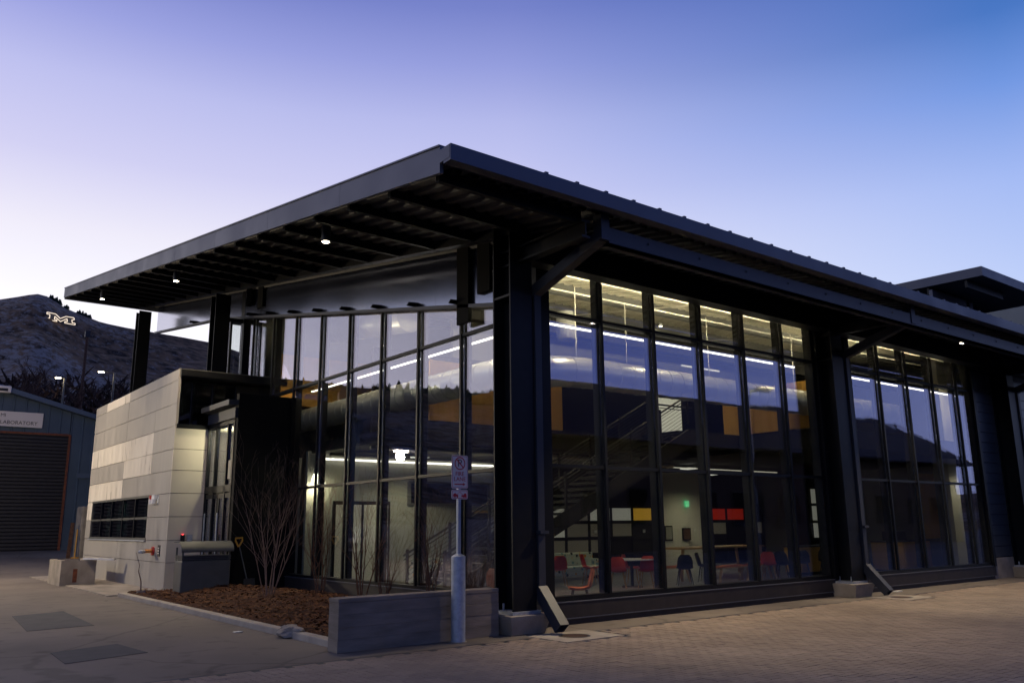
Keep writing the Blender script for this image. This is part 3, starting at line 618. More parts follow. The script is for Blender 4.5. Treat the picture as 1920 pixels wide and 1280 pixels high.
# pendant lamp behind the west glass
t = thing('pendant_lamp', 'lit glass bell pendant lamp by the black entrance wall', 'pendant lamp', (.95, 10.15, 2.85))
MB().tube([(.95, 10.15, 3.1), (.95, 10.15, 3.6)], .02, 8).build('stem', 'conduit', t)
MB().cyl(.95, 10.15, 2.86, 3.12, .20, 20, .13).build('shade', 'pendant_glow', t, smooth=True); MB().cyl(.95, 10.15, 3.12, 3.2, .12, 16).build('cap', 'gal', t)
lamp('bulb', t, (.95, 10.15, 2.75), 60, 'POINT', (1, .86, .58), .12)
# light under the mezzanine (recessed panels shown lit by the wall strip and the ground-floor glow)
for x, y, e in ((3.5, 9.0, 200), (9.5, 8.0, 110), (14.5, 8.6, 110), (18.2, 10.6, 120), (20.5, 1.2, 60)):  # panel by the white pier is added to brighten it
    t = thing('ceiling_panel_light', {3.5: 'square lit ceiling panel under the mezzanine behind the west glass', 9.5: 'square lit ceiling panel above the patterned sofa', 14.5: 'square lit ceiling panel before the poster door', 18.2: 'square lit ceiling panel before the white wall', 20.5: 'square ceiling panel added to light the white pier'}[x], 'ceiling light', (x, y, 3.6), group='ceiling panel lights')
    MB().box(x-.2, x+.2, y-.2, y+.2, 3.58, 3.63).build('diffuser', 'white_glow', t)
    lamp('bulb', t, (x, y, 3.5), e, 'SPOT', (1, .88, .58), .15, 150, .8)
# stair: rises along +X between Y 4.5 and 6.1
ST = thing('staircase', 'dark steel staircase with mesh railing climbing behind the front glass', 'staircase', (1.2, 4.5, 0))
NSTEP = 26
for i in range(NSTEP):
    x = 1.3+i*.325; z = (i+1)*MZ/NSTEP
    box('tread', 'stair_steel', ST, x, x+.33, 4.56, 6.04, z-.06, z)
for yy in (4.5, 6.1):
    MB().prism([(1.2, .0), (1.55, .0), (9.9, MZ-.42), (9.9, MZ+.03), (9.75, MZ+.03), (1.2, .22)], 1, yy-.03, yy+.03).build('stringer', 'int_dark', ST)
    hr = MB().tube([(1.3, yy, 1.02), (9.75, yy, MZ+1.0), (11.9, yy, MZ+1.0)], .028, 8).tube([(1.3, yy, .92), (9.75, yy, MZ+.9), (11.9, yy, MZ+.9)], .014, 6).build('handrail', 'stair_steel', ST)
    for i in range(8):
        x = 1.4+i*1.2; zz = .16+(x-1.3)*MZ/8.45
        MB().box(x-.025, x+.025, yy-.03, yy+.03, zz, zz+.95).build('baluster', 'int_dark', ST)
    b = MB()
    for i in range(7):                                   # mesh infill: thin bars parallel with the slope
        dz = .25+i*.1; b.tube([(1.4, yy, dz), (9.75, yy, MZ-.02+dz)], .006, 4)
    b.build('mesh_infill', 'stair_steel', ST)
box('landing', 'int_dark', ST, 9.9, 12.1, 4.5, 6.45, MZ-.4, MZ)
# exit sign, wall plates, pictures
t = tag(MB().box(18.45, 18.66, 12.18, 12.24, 2.36, 2.60).build('exit_sign', 'exit'), 'small lit green exit sign on the white wall behind the stair', 'exit sign')
for i, (x, z, w, h) in enumerate(((17.4, 1.3, .45, .6), (18.5, 1.25, .5, .5))):
    t = thing('framed_picture', ['dark framed picture on the white wall below the exit sign', 'small reddish framed picture further along the white wall'][i], 'picture', (x, 12.28, z))
    MB().box(x-w/2, x+w/2, 12.24, 12.29, z-h/2, z+h/2).build('frame', 'int_dark', t); MB().box(x-w/2+.05, x+w/2-.05, 12.23, 12.24, z-h/2+.05, z+h/2-.05).build('print', 'brown_board' if i else 'int_grey', t)
# glazed sectional doors in the rear lower wall whose glowing panels stand in for a lit room
def sectional(x0, x1, y, mats, label):
    t = thing('sectional_door', label, 'door', ((x0+x1)/2, y, 0))
    rows, cols = 4, len(mats[0]); h = 2.35/rows; w = (x1-x0)/cols
    fr = MB()
    for r in range(rows+1): fr.box(x0, x1, y-.05, y+.05, max(.03, r*h-.06), r*h+.06)
    for c in range(cols+1): fr.box(x0+c*w-.05, x0+c*w+.05, y-.045, y+.045, .03, rows*h)
    fr.build('frame', 'int_dark', t)
    for r in range(rows):
        for c in range(cols):
            box('door_panel', mats[r][c], t, x0+c*w+.06, x0+(c+1)*w-.06, y-.01, y+.01, r*h+.06, (r+1)*h-.06)
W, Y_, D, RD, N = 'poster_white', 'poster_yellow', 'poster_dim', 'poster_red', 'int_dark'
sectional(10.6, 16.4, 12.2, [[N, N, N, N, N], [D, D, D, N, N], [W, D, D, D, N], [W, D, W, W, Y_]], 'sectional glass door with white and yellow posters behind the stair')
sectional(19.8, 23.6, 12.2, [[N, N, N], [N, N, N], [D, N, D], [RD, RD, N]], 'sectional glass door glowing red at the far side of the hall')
for i, x in enumerate((13.0, 15.6, 16.3, 18.6)):
    tag(MB().box(x-.06, x+.06, 11.9, 11.93, 1.35, 1.47).build('wall_plate', 'table_white'), ['small white wall plate at the red door', 'first of two close white wall plates', 'second of two close white wall plates', 'white wall plate near the second bay'][i], 'wall plate')

# ---- furniture
def shell_chair(name, shell, legm, label, loc, rz_, group, arms=False):
    t = thing(name, label, 'chair', loc, rz_, group); WLOC.pop(t.name)
    # curved one-piece shell: seat swept up into a tapering back (profile in YZ, back at +Y)
    prof_ = [(-.22, .45, .20), (-.10, .43, .23), (.05, .43, .23), (.17, .46, .22), (.22, .53, .215), (.25, .64, .21), (.275, .75, .18), (.285, .82, .12)]
    b = MB(); nn = 7
    for (yy, zz, hw) in prof_:
        for k_ in range(nn):
            s_ = -1+2*k_/(nn-1); b.v.append((hw*s_, yy-.05*s_*s_*(1 if zz > .5 else 0), zz+(.04*s_*s_ if zz < .5 else 0)))
    n0 = len(b.v)
    b.v += [(x, y+.018, z-.018) for x, y, z in b.v]
    for off in (0, n0):
        for i in range(len(prof_)-1):
            for k_ in range(nn-1):
                q = (off+i*nn+k_, off+i*nn+k_+1, off+(i+1)*nn+k_+1, off+(i+1)*nn+k_); b.f.append(q if off == 0 else q[::-1])
    sh = b.build('shell', shell, t, world=False, smooth=True)
    for sx in (-1, 1):
        for sy in (-1, 1):
            MB().tube([(sx*.13, sy*.13, .43), (sx*.21, sy*.2, 0)], [.018, .012], 8).build('leg', legm, t, world=False)
    return t
G1 = 'orange red shell chairs'; G2 = 'black shell chairs'
def chair(px, py, z, rz_, kind, label):
    pass
def floor_pt(px, py, z=.03):
    d = pix_dir(px, py); k_ = (z-CAM.z)/d.z; return (CAM.x+d.x*k_, CAM.y+d.y*k_, z)
CH = [(1160, 1103, 2.3, 'red', 'red shell chair on the near side of the white round table'),
      (1187, 1094, 1.0, 'red', 'red shell chair on the far side of the white round table'),
      (1214, 1102, -1.0, 'red', 'red shell chair tucked against the right of the white round table'),
      (1108, 1094, .6, 'red', 'red shell chair half hidden behind the patterned sofa end'),
      (1048, 1098, 2.6, 'dkred', 'dark red chair back beside the first jamb of the glass'),
      (1285, 1096, 2.4, 'black', 'black shell chair next to the short wooden bench'),
      (1325, 1090, .5, 'black', 'black shell chair under the long table'),
      (1445, 1086, 2.0, 'red', 'red shell chair at the long high table'),
      (1470, 1086, 1.9, 'black', 'black shell chair right behind the red one at the long table'),
      (1507, 1082, 2.2, 'black', 'black shell chair in front of the timber cupboard'),
      (1552, 1078, 2.0, 'black', 'black shell chair seen against the bay jamb'),
      (1652, 1070, -2.23, 'black', 'black shell chair silhouetted against the timber counter'),
      (1795, 1056, 1.0, 'black', 'black shell chair at the foot of the white pier'),
      (897, 1082, .3, 'red', 'red shell chair seen through the west glass by the corner column'),
      (1835, 1052, 2.0, 'black', 'black shell chair deep in the second bay')]
for px, py, a, kd, lb in CH:
    shell_chair('shell_chair', {'red': 'redshell', 'black': 'blackshell', 'dkred': 'poster_red' if 0 else 'redshell'}[kd], 'blackshell' if kd == 'black' else 'wood', lb, floor_pt(px, py), a, G1 if kd != 'black' else G2)
shell_chair('shell_chair', 'orangeshell', 'blackshell', 'orange lounge shell chair right behind the first front pane', (2.30, 1.10, .03), -2.23, G1)
shell_chair('shell_chair', 'orangeshell', 'blackshell', 'orange shell chair beside the low west sill near the column', (1.5, 2.6, .03), 2.0, G1)
def round_table(loc, r, label):
    t = thing('round_table', label, 'table', loc); WLOC.pop(t.name)
    MB().cyl(0, 0, .71, .74, r, 32).build('tabletop', 'table_white', t, world=False); MB().cyl(0, 0, .03, .71, .045, 12).build('post', 'black', t, world=False)
    MB().box(-.35, .35, -.04, .04, 0, .03).box(-.04, .04, -.35, .35, .0, .028).build('foot', 'black', t, world=False)
p = floor_pt(1186, 1100); round_table(p, .62, 'round white table among the red chairs')
p = floor_pt(925, 1078); round_table(p, .5, 'small round white table behind the west glass')
def long_table(x0, x1, y0, y1, h, top, label):
    t = thing('long_table', label, 'table', ((x0+x1)/2, (y0+y1)/2, .03))
    MB().box(x0, x1, y0, y1, h-.05, h).build('tabletop', top, t)
    for xx in (x0+.15, x1-.15):
        for yy in (y0+.1, y1-.1): MB().bar((xx, yy, h-.05), (xx+(.12 if xx < (x0+x1)/2 else -.12)*-1, yy, .03), .07, .07).build('leg', 'wood', t)
long_table(11.2, 15.4, 6.2, 7.4, .95, 'wood', 'long wooden worktable behind the benches')
def bench(x, y, rz_, label, L=1.3):
    t = thing('bench', label, 'bench', (x, y, .03), rz_); WLOC.pop(t.name)
    MB().box(-L/2, L/2, -.18, .18, .40, .43).build('seat', 'wood', t, world=False); MB().box(-L/2+.02, L/2-.02, -.17, .17, .43, .47).build('cushion', 'cushion', t, world=False)
    for sx in (-1, 1):
        for sy in (-1, 1): MB().bar((sx*(L/2-.2), sy*.13, .40), (sx*(L/2-.06), sy*.15, 0), .06, .05).build('leg', 'wood', t, world=False)
p = floor_pt(1262, 1092); bench(p[0], p[1], 0, 'short wooden bench with orange seat by the white wall')
p = floor_pt(1372, 1090); bench(p[0], p[1], .1, 'long wooden bench with orange seat at the middle of the bay', 1.8)
p = floor_pt(1425, 1086); bench(p[0], p[1], -.1, 'wooden bench with orange seat beside the red chair', 1.5)
# patterned sofa
def sofa(x, y, rz_, L, label):
    t = thing('patterned_sofa', label, 'sofa', (x, y, .03), rz_); WLOC.pop(t.name)
    MB().box(-L/2, L/2, -.35, .35, .12, .40).build('seat', 'couch_pattern', t, world=False, bevel=.03); MB().box(-L/2, L/2, .2, .38, .40, .80).build('backrest', 'couch_pattern', t, world=False, bevel=.03)
    for sx in (-1, 1): MB().box(sx*L/2-.08, sx*L/2+.08, -.35, .38, .12, .60).build('arm', 'couch_pattern', t, world=False, bevel=.03)
    for sx in (-1, 1): MB().box(sx*(L/2-.15)-.03, sx*(L/2-.15)+.03, -.3, .3, 0, .12).build('leg', 'black', t, world=False)
sofa(8.6, 8.6, 0, 2.6, 'low sofa in a speckled geometric fabric under the stair'); sofa(4.2, 8.4, 0, 2.2, 'speckled sofa seen through the west glass beyond the shrubs')
# cupboards, counter
def cupboard(x0, x1, y0, y1, h, label):
    t = thing('timber_cupboard', label, 'cupboard', ((x0+x1)/2, y0, .03))
    MB().box(x0, x1, y0, y1, .13, h-.05).build('carcass', 'wood_panel', t); MB().box(x0-.03, x1+.03, y0-.03, y1, h-.05, h).build('worktop', 'int_steel', t); MB().box(x0+.05, x1-.05, y0+.05, y1, .03, .13).build('toe_kick', 'black', t)
    n = max(1, round((x1-x0)/.9)); w = (x1-x0)/n
    for i in range(n): MB().box(x0+i*w+.01, x0+(i+1)*w-.01, y0-.02, y0, .15, h-.08).build('door', 'wood_panel', t)
cupboard(15.0, 18.0, 4.6, 5.2, .95, 'timber cupboard behind the last panes of the first bay'); cupboard(18.2, 21.0, 3.4, 4.0, 1.05, 'long timber counter with grey worktop in the second bay')
box('screen_tower', 'int_dark', HALL, 18.0, 18.8, 6.1, 6.25, .9, 3.2)
for i in range(3): tag(box('lit_poster', 'poster_white', None, 18.15, 18.65, 6.05, 6.09, 1.15+i*.6, 1.65+i*.6), ['lowest of three small lit posters in the second bay', 'middle of three small lit posters in the second bay', 'topmost of three small lit posters in the second bay'][i], 'poster')
tag(MB().box(18.6, 19.6, 3.5, 3.8, 1.05, 1.35).build('coffee_machine', 'black'), 'dark low machine on the counter of the second bay', 'machine')
tag(MB().box(3.4, 4.6, 6.9, 7.5, .03, .95).box(3.3, 4.7, 6.8, 7.6, .95, 1.0).build('island_counter', 'int_steel'), 'grey island counter seen through the west glass', 'counter')
tag(MB().box(2.0, 2.28, 10.24, 10.28, 1.25, 1.7).build('paper_notice', 'poster_white'), 'white paper notice beside the inner entrance door', 'notice')
# ------------------------------------------------------------------ panel annex
AX, AY0, AY1, AZ = -2.03, 13.3, 23.7, 6.22
AN = thing('panel_annex', 'low annex clad in pale grey concrete panels beside the hall entrance', 'building', (AX, AY0, 0))
core = MB().box(AX+.05, 3.0, AY0+.05, 15.4, 0, 1.38).box(AX+.05, 3.0, 15.4, AY1-.05, 0, 1.38).box(AX+.05, 3.0, AY0+.05, 15.4, 1.38, 4.5).box(AX+.05, 3.0, 15.4, AY1-.05, 2.69, 6.0).box(AX+.05, 3.0, 22.9, AY1-.05, 1.38, 2.69).box(AX+.6, 3.0, 15.4, 22.9, 1.38, 2.69).box(AX+.05, 3., AY0+.6, 15.4, 4.5, 6.0).build('wall_core', 'joint', AN)
zr = [0, .77, 1.37, 2.02, 2.67, 3.31, 3.91, 4.57, 5.23, 5.90, AZ]
yc_ = [AY0, 15.45, 18.75, 22.0, AY1]
PM = {}
bright = {(4, 2), (5, 1), (5, 2), (6, 1), (6, 3), (4, 1), (5, 3), (6, 2)}
for r in range(len(zr)-1):
    for c in range(4):
        a, b_ = yc_[c], yc_[c+1]; z0, z1 = zr[r], zr[r+1]
        if r in (2, 3) and c >= 1:
            if c == 3: a, b_ = 22.95, AY1
            else: continue
        hole = None
        mat = 'panel_lit' if (r, c) in ((4, 2), (4, 3), (6, 1), (6, 2), (5, 2), (6, 3), (5, 1), (3, 3), (9, 2)) else 'panel_grey'  # rows mirroring the glow get the lighter painted copy
        if (r, c) == (5, 2): mat = 'panel_grey'
        MB().box(AX-.012+random.uniform(0, .006), AX+.05, a+.006, b_-.006, z0+.007, z1-.007).build('cladding_panel', mat, AN)
FXE = -1.04
for r in range(7):
    for a, b_ in ((AX-.01, FXE),):
        MB().box(a, b_, AY0-.012+random.uniform(0, .005), AY0+.05, zr[r]+.007, zr[r+1]-.007).build('cladding_panel', 'panel_lit_warm', AN)
# corner return above, dark clerestory recess with mullions and coping
MB().box(AX, AX+.06, AY0, AY0+.62, 4.57, AZ).build('cladding_panel', 'panel_grey', AN)
cl = MB().box(AX+.1, 1.0, AY0+.45, AY0+.6, 4.57, 5.95).build('clerestory', 'int_dark', AN)
for xx in (-1.95, -1.5, -.9, -.2): box('clerestory_mullion', 'frame', cl, xx-.03, xx+.03, AY0+.36, AY0+.45, 4.6, 5.95)
for a, b_ in ((-1.92, -1.53), (-1.47, -.93), (-.87, -.23)): pane_y(a, b_, 4.65, 5.9, cl, AY0+.40, 'dark_glass')
MB().box(AX+.02, 1.2, AY0-.1, AY0+.7, 5.98, 6.20).box(AX+.02, 1.2, AY0-.12, AY0-.10, 6.02, 6.12).build('parapet', 'steel', AN)
MB().box(AX+.01, 3, AY0-.02, AY1, AZ-.02, AZ+.02).build('coping', 'bin', AN)
MB().box(AX+.02, 1.0, AY0-.06, AY0+.02, 4.50, 4.62).build('ledge', 'frame', AN)
# ribbon window
wn = MB().box(AX-.03, AX+.03, 15.42, 22.92, 1.36, 1.43).box(AX-.02, AX+.03, 15.42, 22.92, 2.62, 2.69).box(AX-.005, AX+.03, 15.42, 22.92, 1.98, 2.04).box(AX-.005, AX+.03, 15.42, 15.5, 1.4, 2.65).box(AX-.005, AX+.03, 22.85, 22.92, 1.4, 2.65).build('window', 'bin', AN)
ww = (22.9-15.45)/5
for i in range(5):
    if i: box('window_mullion', 'frame', wn, AX-.01, AX+.03, 15.45+i*ww-.04, 15.45+i*ww+.04, 1.43, 2.62)
    for za, zb in ((1.44, 1.97), (2.05, 2.61)): pane_x(15.5+i*ww, 15.4+(i+1)*ww, za, za, zb, zb, wn, AX+.03, 'dark_glass')
MB().box(AX-.07, AX+.0, 15.4, 22.95, 1.33, 1.36).build('window_sill', 'gal', wn)
for (a, b_, z0) in ((16, 17, 1.5), (19, 20.3, 1.46), (21.2, 21.9, 1.46)): box('window_blind', 'int_grey', wn, AX+.3, AX+.34, a, b_, z0, 2.6)

# ------------------------------------------------------------------ entrance: black wall, canopy, glazed doors
EN = thing('entrance_vestibule', 'black clad entrance wall with glazed doors and a small canopy', 'entrance', (-1.06, 10.91, 0))
DX = -1.06
box('black_wall', 'wall_black', EN, DX-.03, GX+.0, 10.92, 11.12, 0, 5.28)
box('black_wall', 'wall_black', EN, GX-.10, GX+.02, 10.86, 10.95, .02, 5.28, label='narrow edge strip of the black entrance wall')
MB().prism([(10.95, 5.10), (13.25, 5.10), (13.25, 4.96), (10.95, 4.96)], 0, DX-.30, DX+.1).box(DX-.10, DX+.05, 10.98, 13.2, 4.62, 4.90).build('canopy', 'fascia_dark', EN)
fr = MB()
for yy in (11.14, 11.62, 12.55, 13.22): fr.box(DX-.05, DX+.05, yy-.035, yy+.035, .03, 4.7)
fr.box(DX-.05, DX+.05, 11.14, 13.25, 2.66, 2.84).box(DX-.05, DX+.05, 11.14, 13.25, 4.5, 4.6).build('door_frame', 'frame', EN)
for a, b_ in ((11.18, 11.58), (11.66, 12.51), (12.59, 13.18)): pane_x(a, b_, 2.85, 2.85, 4.5, 4.5, EN, DX)
for a, b_ in ((11.18, 12.13), (12.17, 13.18)):
    dr = MB().box(DX-.03, DX+.03, a, a+.07, .05, 2.62).box(DX-.03, DX+.03, b_-.07, b_, .05, 2.62).box(DX-.03, DX+.03, a+.07, b_-.07, .05, .28).box(DX-.03, DX+.03, a+.07, b_-.07, 2.5, 2.62).build('door', 'frame', EN)
    pane_x(a+.07, b_-.07, .28, .28, 2.5, 2.5, dr, DX-.01)
    MB().box(DX-.09, DX-.06, b_-.16, b_-.13, .6, 2.1).build('door_handle', 'gal', dr)
MB().box(DX-.02, DX, 11.28, 11.5, 3.0, 3.5).build('door_number', 'poster_dim', EN)
box('inner_wall', 'int_white', EN, -.05, .0, 11.15, 13.2, .03, 4.4)
box('inner_floor', 'floor', EN, DX+.06, .4, 11.14, 13.25, .0, .025)
box('inner_ceiling', 'int_white', EN, DX+.06, .4, 11.14, 13.25, 4.45, 4.5)
for z0 in (.3, 1.05): box('lit_poster_frame', 'white_glow', EN, -.08, -.055, 11.5, 12.2, z0, z0+.65)
t = thing('vestibule_light', 'lit ceiling lamp glimpsed through the glazed entrance doors', 'ceiling light', (-.5, 12.3, 4.4)); MB().cyl(-.5, 12.3, 4.40, 4.44, .15, 16).build('diffuser', 'led_soft', t); lamp('bulb', t, (-.5, 12.3, 4.25), 150, 'POINT', (1, .88, .58), .15)

# ------------------------------------------------------------------ wall fittings on the annex
t = thing('alarm_strobe', 'white twin emergency light with a red strobe high on the annex wall', 'emergency light', (AX, 14.67, 2.52))
MB().box(AX-.10, AX-.012, 14.52, 14.82, 2.52, 2.66).build('body', 'white', t); MB().cyl(AX-.10, 14.55, 2.40, 2.54, .07, 12).build('lamp_head', 'white', t); MB().cyl(AX-.10, 14.82, 2.40, 2.54, .07, 12).build('lamp_head', 'white', t); MB().box(AX-.09, AX-.02, 14.98, 15.12, 2.46, 2.66).build('strobe', 'red', t); MB().tube([(AX-.02, 14.4, 2.65), (AX-.05, 14.3, 2.4)], .012, 6).build('conduit', 'gal', t)
t = thing('fire_hose_inlet', 'brass fire hose inlet with red collar on the annex wall', 'hose inlet', (AX, 14.58, 1.06))
MB().tube([(AX-.01, 14.5, 1.07), (AX-.06, 14.5, 1.07)], .12, 20).build('collar', 'red', t); MB().tube([(AX-.06, 14.5, 1.07), (AX-.28, 14.5, 1.07)], .055, 16).build('pipe', 'brass', t)
for dy in (-.1, .1): MB().tube([(AX-.24, 14.5, 1.07), (AX-.38, 14.5+dy, 1.05)], .045, 12).build('outlet', 'gal', t)
t = thing('hose_inlet_plate', 'small black plate beside the brass hose inlet', 'sign plate', (AX, 13.95, 1.07)); MB().box(AX-.03, AX-.012, 13.85, 14.05, .93, 1.24).build('plate', 'signblack', t)
for k_ in range(3): MB().box(AX-.034, AX-.03, 13.89, 14.01, 1.0+k_*.07, 1.03+k_*.07).build('marking', 'signwhite', t)
t = thing('card_reader', 'black card reader with a red light by the entrance', 'card reader', (-1.62, AY0, 1.35)); MB().box(-1.68, -1.57, AY0-.06, AY0-.012, 1.34, 1.52).build('body', 'black', t); MB().cyl(-1.63, AY0-.04, 1.515, 1.54, .025, 10).build('indicator', 'red_led', t)
tag(MB().box(-1.50, -1.36, AY0-.05, AY0-.012, 1.34, 1.52).build('door_button', 'gal'), 'square metal door button beside the card reader', 'door button')

# ------------------------------------------------------------------ litter bin
LB = thing('litter_bin', 'large dark grey litter bin with a curved metal hood', 'bin', (-1.65, 11.0, 0), R(-3)); WLOC.pop(LB.name)
MB().box(-.72, .50, -.36, .36, .06, .90).build('body', 'bin', LB, world=False, bevel=.03)
MB().box(-.68, .46, -.32, .32, 0, .06).build('base', 'black', LB, world=False)
for zz in (.92, .96, 1.0): MB().box(-.72, .50, -.36, .36, zz, zz+.022).build('slat', 'bin', LB, world=False)
MB().box(-.66, .44, -.3, .3, .9, 1.01).build('liner', 'black', LB, world=False)
for sx in (-.69, .47):
    for sy in (-.31, .31): MB().box(sx-.02, sx+.02, sy-.02, sy+.02, .9, 1.22).build('hood_post', 'bin', LB, world=False)
hp = [(.40, 1.36), (.15, 1.37)]+[(-.06-.40*math.sin(a), 1.13+.24*math.cos(a)) for a in [math.pi/2*k_/10 for k_ in range(11)]]
MB().prism(hp+[(y+.012, z-.022) for y, z in hp[::-1]], 0, -.76, .54).build('hood', 'bin', LB, world=False)
# ------------------------------------------------------------------ shovel
t = thing('snow_shovel', 'shovel with a yellow D handle leaning on the black entrance wall', 'shovel', (-.70, 10.84, 0))
MB().tube([(-.62, 10.70, .15), (-.86, 10.90, 1.22)], .017, 8).build('shaft', 'bin', t)
cx_, cz_ = -.885, 1.33
pts = [(cx_+.0, 10.905, 1.21), (cx_-.085, 10.905, 1.36), (cx_-.085, 10.905, 1.43), (cx_+.095, 10.905, 1.44), (cx_+.095, 10.905, 1.36), (cx_+.01, 10.905, 1.21)]
MB().tube(pts, .024, 8).build('handle', 'yellow', t)
MB().add([(-.80, 10.66, .02), (-.44, 10.70, .02), (-.46, 10.73, .40), (-.76, 10.70, .40), (-.80, 10.68, .02), (-.44, 10.72, .02), (-.46, 10.75, .40), (-.76, 10.72, .40)], [(0, 1, 2, 3), (7, 6, 5, 4), (0, 4, 5, 1), (1, 5, 6, 2), (2, 6, 7, 3), (3, 7, 4, 0)]).build('blade', 'black', t)

# ------------------------------------------------------------------ planting bed, kerb, low wall
bed = MB(); nxb, nyb = 60, 130; x0b, x1b, y0b, y1b = -3.22, .42, -.1, 12.6
for j in range(nyb+1):
    for i in range(nxb+1):
        x = x0b+(x1b-x0b)*i/nxb; y = y0b+(y1b-y0b)*j/nyb
        h = .10+.16*math.exp(-((x+1.2)/1.0)**2)*min(1, max(0, (y-1)/3))*min(1, max(0, (12.4-y)/1.5)) + .05*noise.noise(Vector((x*2.2, y*2.2, 0))) + .035*noise.noise(Vector((x*7, y*7, 1)))
        h *= min(1, (x-x0b)/.12+.15)
        bed.v.append((x, y, max(.01, h)))
for j in range(nyb):
    for i in range(nxb):
        yv = y0b+(y1b-y0b)*(j+.5)/nyb; xv = x0b+(x1b-x0b)*(i+.5)/nxb
        if yv > 10.9 and xv > -1.0: continue
        a = j*(nxb+1)+i; bed.f.append((a, a+1, a+nxb+2, a+nxb+1))
mul = struct(bed.build('mulch_bed', 'mulch', smooth=True), 'stuff'); mul['label'] = 'dark brown wood mulch in the planting bed'
def bedz(x, y):
    i = min(nxb, max(0, int((x-x0b)/(x1b-x0b)*nxb))); j = min(nyb, max(0, int((y-y0b)/(y1b-y0b)*nyb))); return bed.v[j*(nxb+1)+i][2]
ch_ = MB()
for k_ in range(11000):
    x = random.uniform(x0b+.03, x1b-.05); y = y0b+(y1b-y0b)*random.random()**1.3
    if y > 10.8 and x > -1.1: continue
    z = bedz(x, y)+.012; L = random.uniform(.03, .10); a = random.uniform(0, 6.3); e = random.uniform(-.3, .5); w = random.uniform(.008, .018)
    d = Vector((math.cos(a)*math.cos(e), math.sin(a)*math.cos(e), math.sin(e)))*L; n_ = Vector((-math.sin(a), math.cos(a), random.uniform(-.6, .6)))*w; p = Vector((x, y, z))
    ch_.add([p-d/2-n_, p+d/2-n_, p+d/2+n_, p-d/2+n_], [(0, 1, 2, 3)])
c_ = ch_.build('mulch_chips', 'chip', mul); struct(c_, 'stuff')
kb = MB().box(-3.40, -3.22, .1, 12.45, -.02, .10).build('kerb', 'kerb', bevel=.015); struct(kb)
struct(MB().box(-3.22, -2.05, 12.45, 12.62, -.02, .06).build('kerb_return', 'kerb'))
struct(MB().box(-3.6, -1.3, 12.64, 24.5, .0, .03).build('annex_apron', 'concrete'))
LW = thing('low_concrete_wall', 'low board marked concrete wall in front of the planting bed', 'wall', (-2.2, -.25, 0))
zz = [0, .17, .33, .50, .66]
for a, b_ in zip(zz[:-1], zz[1:]):
    MB().box(-3.58+random.uniform(0, .006), -.80, -.40+random.uniform(-.004, .004), -.10, a, b_-.0015).build('cast_course', 'wall_concrete', LW, bevel=.003)
MB().box(-3.585, -.80, -.405, -.095, .66, .72).build('top_course', 'wall_concrete', LW, bevel=.01)
# rock on the kerb
def lump(name, mat, loc, s, label, cat):
    bm = bmesh.new(); bmesh.ops.create_icosphere(bm, subdivisions=3, radius=1)
    for v in bm.verts:
        n_ = noise.noise(v.co*1.3+Vector(loc))*.5+noise.noise(v.co*3.1)*.18; v.co *= 1+n_; v.co.x *= s[0]; v.co.y *= s[1]; v.co.z *= s[2]
    me = bpy.data.meshes.new(name); bm.to_mesh(me); bm.free(); me.materials.append(MATS[mat]); o = link(name, me); o.location = loc; return tag(o, label, cat)
lump('broken_concrete_lump', 'concrete', (-3.35, 1.72, .08), (.19, .26, .11), 'broken lump of concrete sitting on the kerb', 'rock')
lump('blue_litter', 'blue', (-2.25, .55, .16), (.14, .08, .03), 'crumpled blue wrapper on the mulch behind the low wall', 'litter')
lump('white_litter', 'white', (-3.75, 2.9, .01), (.08, .05, .008), 'small white scrap on the paving beside the kerb', 'litter')
tag(MB().box(11.35, 11.62, -.42, -.30, .004, .02).build('paper_scrap', 'white'), 'white paper scrap on the paving under the second bay', 'litter')

# ------------------------------------------------------------------ bare shrubs
def shrub(loc, h, nst, spread, label, seed, mat='bark', dens=1.0):
    rnd = random.Random(seed); t = thing('bare_shrub', label, 'shrub', loc, 0, 'bare shrubs in the bed'); WLOC.pop(t.name)
    st = MB(); tw = MB()
    def grow(p, d, L, r, lvl, out):
        pts = [Vector(p)]; rs = [r]; n_ = 6 if lvl == 0 else 4
        for k_ in range(n_):
            d = (d + Vector((rnd.uniform(-1, 1), rnd.uniform(-1, 1), rnd.uniform(-.2, .5)))*(.10 if lvl == 0 else .16)).normalized()
            pts.append(pts[-1]+d*L/n_); rs.append(max(.0016, r*(1-.8*(k_+1)/n_)))
            if lvl < 3 and k_ >= 1 and rnd.random() < (.95 if lvl == 0 else .6)*dens:
                for _ in range(2 if lvl == 0 and rnd.random() < .5 else 1):
                    a = rnd.uniform(0, 6.3); dd = (d+Vector((math.cos(a), math.sin(a), .25))*rnd.uniform(.35, .75)).normalized()
                    grow(pts[-1], dd, L*rnd.uniform(.32, .55), rs[-1]*.7, lvl+1, tw)
        out.tube(pts, rs, 5 if lvl == 0 else 3, cap=False)
    for s_ in range(nst):
        a = 6.283*s_/nst+rnd.uniform(-.4, .4); lean = rnd.uniform(.05, spread)
        grow((math.cos(a)*.06, math.sin(a)*.06, -.05), Vector((math.cos(a)*lean, math.sin(a)*lean, 1)).normalized(), h*rnd.uniform(.75, 1.05), rnd.uniform(.011, .018), 0, st)
    st.build('stem', mat, t, world=False); tw.build('twigs', mat, t, world=False)
shrub((-1.62, 6.9, .15), 2.55, 9, .32, 'tall many stemmed bare shrub in front of the black wall', 1, 'bark_pale', .95)
shrub((-.55, 6.6, .15), 2.3, 8, .25, 'bare shrub between the black wall and the west glass', 2)
shrub((-.25, 5.2, .15), 2.1, 7, .28, 'reddish bare shrub against the lit west panes', 3)
shrub((-.2, 2.6, .12), 1.9, 6, .30, 'slender bare shrub rising behind the low concrete wall', 4)
